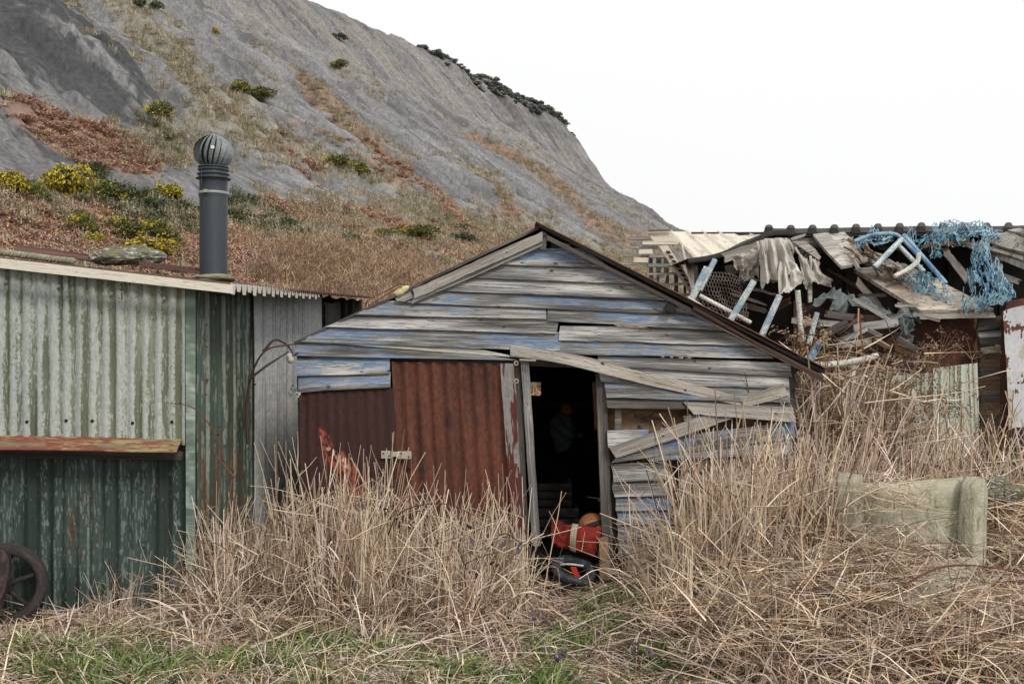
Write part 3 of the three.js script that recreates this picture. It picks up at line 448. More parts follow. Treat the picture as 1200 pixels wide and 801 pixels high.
  for (let k = 0; k < 20; k++) { // curved overlapping vanes
    const a0 = k / 20 * Math.PI * 2, T = new Tris(), n = 12, pts = [[], []], wv = 0.225;
    for (let i = 0; i <= n; i++) { const f = i / n, th = mix(0.16, Math.PI - 0.30, f), r = Math.sin(th), y = HC + Math.cos(th) * HH, tw = (0.5 - f) * 0.5; for (const [m, da, dr] of [[0, 0, 0.0], [1, wv, -0.012]]) { const rr = (r * RC) + dr * r, a = a0 + tw - da; pts[m].push(V(Math.sin(a) * rr, y, Math.cos(a) * rr)); } }
    const pos = [], idx = []; for (let i = 0; i <= n; i++) for (const m of [0, 1]) pos.push(pts[m][i].x, pts[m][i].y, pts[m][i].z); for (let i = 0; i < n; i++) { const a = i * 2; idx.push(a, a + 1, a + 2, a + 1, a + 3, a + 2); }
    const g = new THREE.BufferGeometry(); g.setAttribute('position', new THREE.Float32BufferAttribute(pos, 3)); g.setAttribute('uv', new THREE.Float32BufferAttribute(pos.filter((_, i) => i % 3 < 2).map((x) => x * 4), 2)); g.setIndex(idx); g.computeVertexNormals(); mesh('vane', g, metalPale, flue);
  }
  const cap = new THREE.SphereGeometry(0.05, 24, 8, 0, 6.3, 0, 0.6); cap.translate(0, HC + HH - 0.046, 0); mesh('cowl_cap', cap, metalPale, flue);
  mesh('cowl_base', lathe([[0.085, 0.728], [0.098, 0.733], [0.098, 0.742], [0.07, 0.746]]), metalDark, flue);
  const core = lathe([[0.04, 0.74], [0.075, 0.78], [0.085, 0.83], [0.075, 0.88], [0.04, 0.93]], 20); mesh('cowl_spindle', core, black, flue);
  const patch = new THREE.CircleGeometry(0.012, 14); patch.rotateY(0.25); patch.translate(0.033, HC + 0.012, RC + 0.001); mesh('maker_plate', patch, flat(214, 216, 212, 0.5), flue);

  // things lying on the roof verge
  const blob = (seed, sx, sy, sz) => { const g = new THREE.IcosahedronGeometry(1, 4), p = g.attributes.position, v = V(0, 0, 0); for (let i = 0; i < p.count; i++) { v.fromBufferAttribute(p, i); const k = 1 + (fbm(v.x * 1.7 + 5, v.y * 1.7 + v.z * 2.1 + 9, seed, 3) - 0.5) * 0.5; p.setXYZ(i, v.x * sx * k, v.y * sy * k * (v.y < 0 ? 0.8 : 1), v.z * sz * k); } g.computeVertexNormals(); return g; };
  const flash = blob(31, 0.16, 0.035, 0.14); const fm = mesh('flue_flashing', flash, cement); fm.position.set(cx, by + 0.0, dz + 0.03); tag(fm, 'mossy cement collar round the foot of the flue', 'cement collar');
  const yR = (px, d) => P(px, 0, d).x;
  const st1 = mesh('lichened_stone', blob(33, 0.165, 0.068, 0.12), stone); st1.position.copy(P(135, 302, 6.25)); tag(st1, 'front lichened stone holding down the tin roof', 'stone', 'stones on the roof');
  const st2 = mesh('lichened_stone', blob(35, 0.15, 0.068, 0.12), stone); st2.position.copy(P(166, 301, 6.5)); tag(st2, 'mossy stone behind the front lichened stone on the tin roof', 'stone', 'stones on the roof');
  const plankRed = wood(3790, { lo: [84, 58, 56], hi: [146, 112, 108] });
  tag(mesh('roof_plank', beam(P(22, 291, 6.35), P(112, 303, 6.35), 0.12, 0.045, { rag: 0.006 }), plankRed), 'dull red plank on the tin roof left of the stones', 'plank');
  tag(mesh('roof_plank', beam(P(166, 309, 6.3), P(232, 317, 6.3), 0.1, 0.035, { rag: 0.006 }), plankRed), 'dull red plank on the tin roof between stones and flue', 'plank');
  // old rope on the verge
  const list = []; for (let k = 0; k < 3; k++) { const pts = []; for (let i = 0; i <= 60; i++) { const f = i / 60, c = P(mix(-30, 88, f), mix(292, 306.5, f), 6.17), a = f * 60 + k * 2.09; pts.push(c.add(V(0, Math.sin(a) * 0.011, Math.cos(a) * 0.011))); } list.push(rod(pts, 0.012, 0.012, 6, 240)); }
  const ropeM = mat(texture(128, 64, (u, v) => { const f = fbm(u * 30, v * 12, 3801, 3); return [...mix3([96, 98, 74], [184, 182, 160], f), f]; }), { bump: 0.003 });
  const rope = thing('roof_rope', 'old twisted rope along the verge of the tin roof', 'rope', P(30, 300, 6.17)); for (const g of list) part('strand', g, ropeM, rope);
}
{ // the iron wheel leaning on the wall
  const wheelIron = mat(texture(256, 256, (u, v) => { const f = fbm(u * 30, v * 30, 2361, 4), q = fbm(u * 8, v * 8, 2362, 3); return [...mix3([30, 27, 27], [64, 54, 52], sstep(0.35, 0.75, f * 0.6 + q * 0.4)), f]; }), { bump: 0.003, roughness: 0.75 });
  const c = P(3, 683, 5.95), w = thing('iron_wheel', 'rusty spoked iron wheel leaning on the green tin wall', 'wheel', V(c.x, 0.0, c.z));
  const r = 0.225, hub = V(0, r + 0.02, 0), tilt = new THREE.Group(); const M = new THREE.Matrix4().makeRotationFromEuler(new THREE.Euler(-0.16, 0.42, 0)); M.setPosition(hub);
  const add = (n, g, m) => { g.applyMatrix4(M); return mesh(n, g, m, w); };
  const lat = new THREE.LatheGeometry([[r - 0.045, -0.045], [r - 0.02, -0.05], [r - 0.018, 0.028], [r + 0.012, 0.03], [r + 0.014, 0.046], [r - 0.035, 0.05], [r - 0.045, 0.035], [r - 0.045, -0.045]].map(([a, b]) => new THREE.Vector2(a, b)), 56); lat.rotateX(Math.PI / 2); add('rim', lat, wheelIron);
  const tread = new THREE.LatheGeometry([[r - 0.02, -0.052], [r + 0.0, -0.07], [r + 0.02, -0.07], [r + 0.022, -0.05], [r - 0.015, -0.045]].map(([a, b]) => new THREE.Vector2(a, b)), 56); tread.rotateX(Math.PI / 2); add('flange', tread, wheelIron);
  for (let k = 0; k < 6; k++) { const a = k / 6 * Math.PI * 2 + 0.35, g = rod([V(Math.cos(a) * 0.04, Math.sin(a) * 0.04, 0), V(Math.cos(a) * 0.13, Math.sin(a) * 0.13, 0.008), V(Math.cos(a) * (r - 0.035), Math.sin(a) * (r - 0.035), 0)], 0.016, 0.013, 8); add('spoke', g, wheelIron); }
  const h = new THREE.CylinderGeometry(0.05, 0.055, 0.09, 24); h.rotateX(Math.PI / 2); add('hub', h, wheelIron);
  const s2 = thing('rusty_drum_end', 'dark rusty iron plate leaning against the iron wheel', 'iron plate', V(P(-14, 0, 5.75).x, 0, -5.75));
  const sh = new THREE.Shape(); sh.moveTo(-0.2, 0); sh.lineTo(0.02, 0.0); sh.lineTo(0.09, 0.34); sh.quadraticCurveTo(0.10, 0.47, 0.04, 0.49); sh.quadraticCurveTo(-0.06, 0.47, -0.12, 0.36); sh.closePath();
  const g = new THREE.ExtrudeGeometry(sh, { depth: 0.03, bevelEnabled: true, bevelSize: 0.006, bevelThickness: 0.006, bevelSegments: 2, curveSegments: 10 }); g.rotateX(-0.2); mesh('plate', g, castIron, s2);
}

/* ---------- the leaning timber shed ---------- */
const DS = 7.0;                                           // distance of its gable wall
{
  const shed = thing('timber_shed', 'leaning weatherboarded shed with flaking blue paint and a rusty door', 'shed', V(0.2, 0, -8.5));
  const B = (c, m, o = {}) => { const d = o.d ?? DS; return part(o.name ?? 'weatherboard', plank(Q(d, ...c), { th: 0.02, lift: 0.03, rag: 0.004, ...o }), m, shed); };
  const rakeL = (y) => 632 - (y - 268) * (632 - 353) / (400 - 268), rakeR = (y) => 628 + (y - 263) * 1.93 - 6;
  // gable boards: upper and lower edges as the shed has sagged
  B([[596, 291], [684, 291], [716, 315], [560, 309]], blueMid[0], { u0: 0.2 });
  B([[588, 308], [708, 313], [752, 333.5], [530, 324.5]], blueLight[0], { u0: 0.55 });
  B([[556, 323], [746, 331.5], [782, 352], [500, 340]], bare[0]);
  B([[522, 338], [776, 350], [826, 369.5], [474, 354.5]], blueLight[1], { u0: 0.05, rag: 0.005 });
  B([[449, 352], [640, 357], [640, 374], [417, 368.5]], blueMid[1], { u0: 0.4 }); B([[641, 357], [826, 368], [862, 388], [641, 376]], blueLight[2], { u0: 0.8 });
  B([[418, 367.5], [655, 372], [652, 391], [382, 383]], bare[1], { rag: 0.006 }); B([[656, 381], [860, 386], [888, 405.5], [654, 398]], bare[2], { rag: 0.007 });
  B([[383, 381.5], [660, 389], [656, 411], [353, 400.5]], blueMid[0], { u0: 0.7 });
  B([[640, 391], [885, 403.5], [906, 411], [905, 419.5], [644, 413]].slice(0, 2).concat([[906, 420], [642, 414]]), blueMid[1], { u0: 0.05, rag: 0.006 });
  // the split under the seventh board, right of the middle, shows a dark inner board
  B([[384, 395], [520, 400], [612, 419], [386, 402]], pale, { lift: 0.024, rag: 0.006 });
  B([[346, 401], [500, 404], [606, 421.5], [346, 417]], blueHeavy[0], { u0: 0.3 });
  B([[348, 418.5], [457, 416.5], [458, 437], [349, 440]], blueMid[0], { u0: 0.1 });
  B([[349, 438.5], [458, 436], [459, 453], [351, 459]], blueLight[1], { u0: 0.6, rag: 0.006 });
  // right of the door
  B([[700, 416], [905, 419], [926, 426], [926, 441], [700, 429]].slice(0, 1).concat([[926, 425], [926, 441], [700, 428]]), bare[3], { rag: 0.005 });
  B([[700, 427], [924, 440], [923, 455], [704, 447]], bare[0], { u0: 0.3 });
  B([[708, 446], [924, 453], [924, 471], [710, 465]], blueLight[0], { u0: 0.15 });
  B([[709, 464], [926, 470], [926, 481], [711, 477]], dark[1]);
  B([[800, 470.5], [929, 477], [931, 494], [812, 485]], pale2, { d: DS - 0.035, rag: 0.006, warp: 0.008 });
  B([[711, 504], [760, 503], [758, 521], [712, 524]], blueLight[1], { u0: 0.9 });
  B([[742, 517], [930, 493], [930, 512], [716, 541]], blueLight[2], { u0: 0.4 });
  B([[790, 514], [928, 511], [927, 530], [760, 539]], blueMid[1], { u0: 0.2 });
  B([[716, 543.5], [783, 541], [784, 561], [717, 563]], bare[1], { u0: 0.2, endRag: 0.02 });
  B([[717, 562], [788, 560], [788, 579], [718, 581]], bare[2], { u0: 0.7, endRag: 0.02 });
  B([[720, 579.5], [787, 578], [788, 596], [721, 597]], blueHeavy[1], { u0: 0.2, endRag: 0.02 });
  B([[722, 595.5], [789, 594], [788, 612], [722, 613]], blueHeavy[0], { u0: 0.6, endRag: 0.02 });
  B([[722, 611.5], [790, 610], [790, 629], [723, 632]], blueLight[0], { u0: 0.35, endRag: 0.02 });
  B([[723, 630], [790, 628], [790, 650], [724, 652]], blueMid[0], { u0: 0.5, endRag: 0.02 });
  for (const [y, m, u] of [[532, dark[0], 0.1], [550, blueMid[1], 0.6], [570, bare[3], 0.4], [590, blueHeavy[0], 0.9], [610, bare[0], 0.2], [630, blueLight[1], 0.7]]) B([[796, y], [927, y - 2], [927, y + 18], [796, y + 20]], m, { u0: u });
  // brown inner lining seen through the hole
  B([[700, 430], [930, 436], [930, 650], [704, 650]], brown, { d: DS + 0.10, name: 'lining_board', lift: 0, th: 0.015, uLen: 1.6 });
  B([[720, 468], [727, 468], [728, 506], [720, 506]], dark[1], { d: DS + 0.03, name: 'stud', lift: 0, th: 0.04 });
  // loose planks nailed across
  const lp = (c, m, o) => B(c, m, { d: DS - 0.05, lift: 0, name: 'loose_plank', ...o });
  { // the long sprung strip that has come away under the gable
    const top = [[598, 404], [650, 411], [700, 421], [740, 432], [800, 446], [872, 466]], bot = [[598, 417], [650, 424], [700, 436], [740, 446], [800, 460], [868, 475]], pts = (a) => { const c = new THREE.CatmullRomCurve3(a.map(([x, y], i) => P(x, y, DS - 0.045 - 0.02 * Math.sin(i * 0.9)))); return c.getPoints(30); };
    const A = pts(top), C = pts(bot), pos = [], uv = []; const q = (a, b, c, d, u0, u1) => { for (const [p, t] of [[a, [u0, 0.9]], [d, [u0, 0.1]], [b, [u1, 0.9]], [b, [u1, 0.9]], [d, [u0, 0.1]], [c, [u1, 0.1]]]) { pos.push(p.x, p.y, p.z); uv.push(...t); } }, f = V(0, 0, 0.014);
    for (let i = 0; i < 30; i++) { const u0 = i / 60, u1 = (i + 1) / 60; q(A[i].clone().add(f), A[i + 1].clone().add(f), C[i + 1].clone().add(f), C[i].clone().add(f), u0, u1); q(A[i], A[i + 1], A[i + 1].clone().add(f), A[i].clone().add(f), u0, u1); q(C[i].clone().add(f), C[i + 1].clone().add(f), C[i + 1], C[i], u0, u1); q(A[i + 1], A[i], C[i], C[i + 1], u0, u1); }
    const g = new THREE.BufferGeometry(); g.setAttribute('position', new THREE.Float32BufferAttribute(pos, 3)); g.setAttribute('uv', new THREE.Float32BufferAttribute(uv, 2)); g.computeVertexNormals(); part('loose_plank', g, pale, shed);
  }
  lp([[713, 524], [834, 483], [840, 497], [722, 536.5]], pale2, { rag: 0.003 });
  lp([[866, 466], [918, 449], [924, 463], [872, 477]], pale, { rag: 0.006, d: DS - 0.03 });
  lp([[800, 487], [842, 483], [858, 490], [806, 505]], bare[1], { d: DS - 0.045 });
  // posts of the doorway
  const post = (c, m, o = {}) => B(c, m, { lift: 0, rag: 0.003, th: 0.05, name: 'door_post', uLen: 2.2, ...o });
  const vert = (x0, y0, x1, y1, w, m, o = {}) => { const q = Q(o.d ?? DS, [x0 + w, y0], [x1 + w, y1], [x1, y1], [x0, y0]); return part(o.name ?? 'door_post', plank([q[0], q[1], q[2], q[3]].reverse(), { th: 0.05, lift: 0, ...o }), m, shed); };
  vert(610, 421, 624, 640, 9.5, bare[3], { d: DS - 0.01 });
  vert(603, 421, 613, 640, 7, dark[0], { d: DS + 0.02 });
  vert(698, 430, 708, 690, 12, dark[1], { d: DS + 0.0 });
  vert(694, 447, 697, 503, 5, rustDeep, { d: DS + 0.06, name: 'rusty_strip', th: 0.01 });
  vert(711, 540, 716, 690, 7, dark[0], { d: DS + 0.03 });
  vert(925, 428, 929, 660, 7, dark[0], { d: DS + 0.05, name: 'corner_post' });
  vert(347, 402, 352, 660, 6, dark[0], { d: DS + 0.05, name: 'corner_post' });
  B([[457, 412], [706, 424], [706, 432], [457, 421]], dark[0], { d: DS + 0.07, lift: 0, th: 0.05, name: 'lintel' });
  for (const y of [425.5, 446.5]) { const w = new THREE.TorusGeometry(0.013, 0.006, 8, 18); w.translate(...P(605, y, DS - 0.045).toArray()); part('washer', w, steel, shed); const b = new THREE.CylinderGeometry(0.007, 0.007, 0.02, 8); b.rotateX(Math.PI / 2); b.translate(...P(605, y, DS - 0.04).toArray()); part('bolt', b, castIron, shed); }
  part('bolt', rod([P(609, 421.5, DS - 0.07), P(628, 422.5, DS - 0.09)], 0.008, 0.008, 8), steel, shed);

  // rusty flat sheet with the red scrape, left of the door
  const red = (c, u, v, f) => { const x = u * 115, y = (1 - v) * 200, on = (cx, cy, a, w, l) => { const dx = x - cx, dy = y - cy, p = dx * Math.cos(a) + dy * Math.sin(a), q = -dx * Math.sin(a) + dy * Math.cos(a); return 1 - sstep(0.7, 1.15, Math.hypot(p / l, q / w) + (fbm(u * 18, v * 22, 4101, 4) - 0.5) * 1.1); };
    let k = Math.max(on(46, 85, 0.7, 11, 30), on(62, 112, 1.2, 12, 26), on(30, 58, 1.0, 6, 12)); c = mix3(c, mix3([128, 56, 42], [176, 92, 70], f), k * sstep(0.3, 0.5, f) * 0.85); const wt = on(45, 80, 0.75, 4, 18) * sstep(0.45, 0.6, f); return mix3(c, [196, 176, 162], wt * 0.9); };
  part('rusty_panel', sheet(Q(DS - 0.03, [351, 455], [461, 449], [470, 660], [352, 660]), 40, 24, (u, v) => 0.006 * Math.cos(u * 60) + 0.02 * (fbm(u * 3, v * 3, 4110, 2) - 0.5), { top: (u) => 0.012 * (vn(u * 19, 0.5, 4111) + (vn(u * 60, 1, 4112) > 0.7 ? -1.2 : 0)) + 0.02 }), rustSheet(4100, 12, { a: [40, 24, 24], b: [82, 46, 41], extra: red }), shed);
  // the door: one corrugated sheet on a frame, a stile with flaking paint, a hasp
  const door = new THREE.Group(); door.name = 'door'; door.position.copy(P(530, 640, DS)).sub(shed.position); door.userData.label = 'rust red corrugated iron door'; shed.add(door);
  const dp = (n, g, m) => part(n, g, m, door);
  dp('door_sheet', corrugated(Q(DS - 0.012, [459, 423], [588, 425.5], [604, 650], [470, 650]), 8, 0.013, 12, { dent: (u, v) => 0.014 * (fbm(u * 2.5, v * 2.5, 4120, 2) - 0.5) }), rustSheet(4130, 9, { a: [52, 32, 28], b: [128, 74, 52] }));
  const stileM = mat(texture(512, 64, (u, v) => { const f = fbm(u * 8, v * 5, 4141, 4), g = fbm(u * 50, v * 14, 4142, 3); let c = mix3([74, 36, 32], [104, 52, 44], g); c = mix3(c, mix3([110, 106, 104], [158, 154, 150], g), sstep(0.46, 0.52, f + (u < 0.5 ? 0.08 : -0.08))); return [...c, g]; }), { bump: 0.003 });
  { const q = Q(DS - 0.028, [586, 425], [603, 426], [615, 650], [602, 650]); dp('door_stile', plank([q[0], q[3], q[2], q[1]].map((p) => p.clone()).reverse().map((p) => p), { th: 0.02, lift: 0, uLen: 1.4, u0: 0, rag: 0.003 }), stileM); }
  dp('door_rail', beam(P(466, 440, DS + 0.03), P(600, 442, DS + 0.03), 0.03, 0.08), dark[0]); dp('door_rail', beam(P(466, 600, DS + 0.03), P(600, 600, DS + 0.03), 0.03, 0.08), dark[0]);
  const hp = flat(172, 166, 152, 0.5); const hb = (px, py, w, h, z) => { const g = new RoundedBoxGeometry(w * DS / F, h * DS / F, 0.008, 2, 0.003); g.translate(...P(px, py, DS - z).toArray()); return g; };
  dp('hasp_plate', hb(452, 532.5, 11, 9, 0.055), hp); dp('hasp_strap', hb(463, 532, 9, 6, 0.058), hp); dp('hasp_staple', hb(474, 533, 16, 9, 0.05), hp); dp('hasp_tongue', hb(481, 541, 5, 14, 0.048), rustDeep);
  for (const [x, y] of [[449, 531], [456, 534], [470, 531], [479, 535]]) { const g = new THREE.SphereGeometry(0.006, 8, 6); g.translate(...P(x, y, DS - 0.06).toArray()); dp('rivet', g, castIron); }

  // roof: two thin slopes of felted boards on purlins
  const back = 10.6, roofQ = (a, b, d0, d1, lift) => [V(a.x, a.y + lift, -d1), V(b.x, b.y + lift, -d1), V(b.x, b.y + lift, -d0), V(a.x, a.y + lift, -d0)];
  const ap = P(630, 266, DS), er = P(962, 437, DS), el = P(346, 404, DS);
  part('roof_slope', plank(roofQ(ap, er, DS - 0.1, back, 0.0), { th: 0.018, rag: 0, warp: 0, nx: 30, uLen: 2 }), dark[0], shed);
  part('roof_felt', plank(roofQ(ap.clone().add(V(-0.02, 0.02, 0)), er.clone().add(V(0.02, 0.02, 0)), DS - 0.13, back, 0.004), { th: 0.007, rag: 0, warp: 0.003, nx: 40, uLen: 2 }), redFelt, shed);
  part('roof_trim', plank(Q(DS - 0.1, [700, 306], [962, 443.5], [962, 446], [700, 309.5]), { th: 0.02, rag: 0.002, warp: 0.004 }), pale, shed);
  part('roof_trim', plank(Q(DS - 0.09, [640, 275], [964, 440], [964, 444], [640, 281]), { th: 0.03, rag: 0.002, warp: 0.003 }), dark[0], shed);
  part('roof_trim', plank(Q(DS - 0.13, [812, 358], [968, 446], [968, 449.5], [812, 362]), { th: 0.01, rag: 0.002, warp: 0.006 }), rustDeep, shed);
  const apL = P(640, 269, DS);
  part('roof_slope', plank(roofQ(P(346, 401, DS), P(632, 266, DS), DS - 0.04, back, -0.015), { th: 0.018, rag: 0, warp: 0, nx: 30, uLen: 2 }), dark[1], shed);
  // barge board on the left rake with its lower fillet, and the rotten stump below
  B([[484, 339], [636, 270.5], [636, 283], [486, 350]], pale2, { d: DS - 0.07, lift: 0, th: 0.02, name: 'barge_board', rag: 0.005, uLen: 1.8 });
  B([[484, 350.5], [636, 283.5], [636, 288.5], [482, 356]], bare[2], { d: DS - 0.055, lift: 0, th: 0.02, name: 'barge_fillet', rag: 0.002, uLen: 1.8 });
  B([[462, 350], [484, 340], [488, 348], [470, 354]], bare[0], { d: DS - 0.04, lift: 0, th: 0.02, name: 'barge_stump', rag: 0.01, endRag: 0.03 });
  B([[474, 344], [486, 336], [489, 352], [483, 350]], dark[0], { d: DS - 0.03, lift: 0, th: 0.03, name: 'barge_stump', rag: 0.006 });
  // ridge: purlin ends and struts showing in the open apex
  const bm = (a, b, w, h, m, n = 'purlin') => part(n, beam(a, b, w, h), m, shed);
  bm(P(652, 290, DS - 0.01), P(652, 290, 10.4), 0.07, 0.07, dark[0]); bm(P(786, 361, DS - 0.06), P(790, 361, 10.4), 0.07, 0.05, dark[0]); bm(P(502, 352, DS + 0.05), P(502, 352, 10.4), 0.07, 0.07, dark[0]);
  B([[632, 272], [640, 272], [640, 292], [633, 292]], bare[1], { lift: 0, th: 0.02, d: DS - 0.02, name: 'king_post' });
  B([[640, 279], [668, 286], [668, 289], [640, 282]], bare[3], { lift: 0, th: 0.02, d: DS - 0.03, name: 'brace' });
  B([[784, 352], [794, 357], [788, 368], [777, 362]], black, { lift: 0, th: 0.04, d: DS - 0.07, name: 'purlin_cap' });
  // other walls, floor and a small gap of daylight in the back
  const wl = (q, m = inside, n = 'wall_board') => part(n, plank(q, { th: 0.02, lift: 0, uLen: 2 }), m, shed);
  const xl = P(350, 0, DS).x, xr = P(926, 0, DS).x, yl = P(0, 404, DS).y, yr = P(0, 440, DS).y, zb = -10.4;
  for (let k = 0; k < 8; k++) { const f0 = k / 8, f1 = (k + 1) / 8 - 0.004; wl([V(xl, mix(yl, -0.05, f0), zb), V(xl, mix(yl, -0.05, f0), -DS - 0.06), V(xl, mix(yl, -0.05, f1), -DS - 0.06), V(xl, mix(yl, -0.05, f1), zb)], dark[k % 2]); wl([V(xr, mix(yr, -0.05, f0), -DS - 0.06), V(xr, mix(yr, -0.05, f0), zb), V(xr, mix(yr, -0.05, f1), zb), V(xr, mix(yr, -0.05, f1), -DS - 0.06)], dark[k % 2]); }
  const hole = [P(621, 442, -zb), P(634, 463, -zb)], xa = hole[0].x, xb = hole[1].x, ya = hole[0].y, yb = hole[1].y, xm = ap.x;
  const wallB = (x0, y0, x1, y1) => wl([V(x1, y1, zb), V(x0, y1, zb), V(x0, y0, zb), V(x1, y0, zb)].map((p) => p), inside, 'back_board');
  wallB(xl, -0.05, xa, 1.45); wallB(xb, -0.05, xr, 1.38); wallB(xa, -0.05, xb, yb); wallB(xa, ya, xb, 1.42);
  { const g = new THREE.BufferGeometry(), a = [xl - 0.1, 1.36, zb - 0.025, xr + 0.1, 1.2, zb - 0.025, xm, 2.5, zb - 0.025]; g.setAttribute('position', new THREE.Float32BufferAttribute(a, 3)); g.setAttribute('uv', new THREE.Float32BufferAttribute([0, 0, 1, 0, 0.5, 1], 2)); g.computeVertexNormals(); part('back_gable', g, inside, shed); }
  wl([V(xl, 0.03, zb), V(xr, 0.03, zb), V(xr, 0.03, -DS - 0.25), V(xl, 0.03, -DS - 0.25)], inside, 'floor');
  // bent rusty wire and a scrap of foam caught on the left rake
  const wr = thing('bent_wire', 'loops of rusty wire lying on the timber shed roof', 'wire', P(450, 350, DS)); part('loop', rod([P(428, 359, DS), P(431, 352, DS - 0.05), P(452, 341, DS - 0.02), P(471, 332, DS - 0.05), P(477, 337, DS)], 0.004, 0.004, 6), rustWire, wr); part('loop', rod([P(432, 358, DS), P(452, 346, DS - 0.03), P(470, 336, DS - 0.05), P(474, 345, DS)], 0.004, 0.004, 6), rustWire, wr);
  const fo = new THREE.IcosahedronGeometry(0.045, 3); fo.scale(1.4, 0.7, 0.8); fo.rotateZ(0.5); const fp = fo.attributes.position; for (let i = 0; i < fp.count; i++) { const k = 1 + (fbm(fp.getX(i) * 30, fp.getY(i) * 30, 4200, 3) - 0.5) * 0.6; fp.setXYZ(i, fp.getX(i) * k, fp.getY(i) * k, fp.getZ(i) * k); } fo.computeVertexNormals();
  const fmn = mesh('foam_scrap', fo, flat(206, 196, 150, 1)); fmn.position.copy(P(471, 341, DS - 0.02)); tag(fmn, 'scrap of yellowed foam on the timber shed roof', 'foam scrap');
  const wh = thing('hanging_wire', 'thin pale wire dangling from the right roof edge', 'wire', P(690, 300, DS - 0.05)); part('strand', rod([P(674, 295, DS - 0.06), P(690, 310, DS - 0.06), P(705, 315, DS - 0.07), P(700, 325, DS - 0.06), P(682, 334, DS - 0.04)], 0.003, 0.002, 5), flat(190, 188, 184), wh);
}
{ // what can be made out inside and on the threshold
  const at = (px, py, d) => P(px, py, d);
  // work clothes hung on a hook: padded jacket with a yellow hood and trousers
  const clothes = thing('hung_work_clothes', 'pale work jacket with a yellow hood hung in the dark doorway', 'work clothes', at(660, 530, 8.9));
  const drape = (c, rx, ry, rz, seed) => { const g = new THREE.SphereGeometry(1, 28, 24), p = g.attributes.position; for (let i = 0; i < p.count; i++) { const x = p.getX(i), y = p.getY(i), z = p.getZ(i), k = 1 + (fbm(x * 2.2 + 3, y * 2.2 + z * 1.5 + 7, seed, 3) - 0.5) * 0.55; p.setXYZ(i, c.x + x * rx * k, c.y + y * ry * k, c.z + z * rz * k); } g.computeVertexNormals(); return g; };
  const cw = clothMat(4301, [70, 78, 86], [112, 118, 122]), cy = clothMat(4305, [140, 96, 24], [168, 122, 34]), cb = clothMat(4309, [24, 30, 44], [38, 46, 62]);
  part('jacket', drape(at(660, 505, 8.9), 0.11, 0.17, 0.07, 1), cw, clothes); part('hood', drape(at(664, 480, 8.85), 0.055, 0.05, 0.06, 2), cy, clothes); part('sleeve', rod([at(650, 492, 8.85), at(660, 504, 8.75), at(672, 512, 8.8)], 0.055, 0.035, 10), cw, clothes); part('glove', drape(at(680, 510, 8.8), 0.03, 0.025, 0.03, 3), flat(96, 78, 62), clothes);
  part('hook_rail', beam(at(630, 474, 8.98), at(720, 474, 8.98), 0.03, 0.05), inside, clothes);
  const crate = (px, py, d, w, h, label, m) => { const g = thing('storage_crate', label, 'crate', at(px, py, d), 'crates in the dark shed'); for (let k = 0; k < 3; k++) { const q = new RoundedBoxGeometry(w, h / 3 - 0.012, 0.02, 1, 0.004); q.translate(0, h / 3 * (k + 0.5), 0.12); mesh('slat', q, m, g); } for (const sx of [-1, 1]) { const q = new RoundedBoxGeometry(0.02, h, 0.24, 1, 0.004); q.translate(sx * (w / 2 - 0.012), h / 2, 0); mesh('side', q, m, g); } const q = new RoundedBoxGeometry(w - 0.05, 0.02, 0.22, 1, 0.004); q.translate(0, 0.012, 0); mesh('base', q, m, g); };
  crate(652, 628, 8.3, 0.36, 0.26, 'dim slatted crate standing low in the dark doorway', dark[1]); crate(648, 591, 8.32, 0.3, 0.2, 'dim slatted crate stacked on the lower crate in the doorway', dark[0]);
  // red bag with a pale stripe, orange float, tyre, stub
  const bag = thing('red_bag', 'crumpled red bag with a pale stripe in the shed doorway', 'bag', at(678, 650, 7.05));
  const bagQ = Q(7.05, [648, 612, 7.1], [706, 618, 6.95], [697, 652, 6.92], [652, 640, 7.0]), bagR = clothMat(4401, [92, 28, 24], [164, 48, 38], { bump: 0.003 });
  const puff = (q, nx, ny, a, seed) => merge([sheet(q, nx, ny, (u, v) => a * Math.pow(Math.sin(Math.PI * u) * Math.sin(Math.PI * v), 0.5) + 0.05 * (fbm(u * 6, v * 5, seed, 3) - 0.5)), sheet(q, nx, ny, (u, v) => -a * Math.pow(Math.sin(Math.PI * u) * Math.sin(Math.PI * v), 0.5))]);
  part('body', puff(bagQ, 24, 16, 0.06, 4410), bagR, bag); part('stripe', sheet(Q(6.9, [671, 613, 6.955], [678, 614, 6.95], [675, 647, 6.9], [668, 644, 6.92]), 6, 12, (u, v) => 0.045 * Math.sin(Math.PI * v)), clothMat(4415, [128, 120, 104], [196, 186, 166]), bag);
  part('flap', sheet(Q(7.0, [648, 606, 7.12], [664, 613, 7.0], [664, 626, 6.98], [649, 640, 7.02]), 8, 8, (u, v) => 0.02 * (fbm(u * 4, v * 4, 4420, 2) - 0.5) + 0.02), bagR, bag);
  const fl = thing('orange_float', 'round orange fishing float with a black band behind the red bag', 'float', at(694, 618, 7.12)), fr = 0.105; { const g = new THREE.SphereGeometry(fr, 36, 24); mesh('ball', g, mat(texture(256, 128, (u, v) => { const f = fbm(u * 20, v * 12, 4431, 4), s = fbm(u * 60, v * 40, 4432, 3); let c = mix3([132, 80, 46], [166, 108, 68], f); c = mix3(c, [92, 64, 44], sstep(0.6, 0.7, s)); return [...c, s]; }), { bump: 0.002, roughness: 0.6 }), fl); const t = new THREE.TorusGeometry(fr * 0.99, 0.012, 8, 40); t.scale(1, 1, 1.6); t.rotateX(1.2); t.rotateY(-0.3); t.rotateZ(0.5); mesh('band', t, black, fl); }
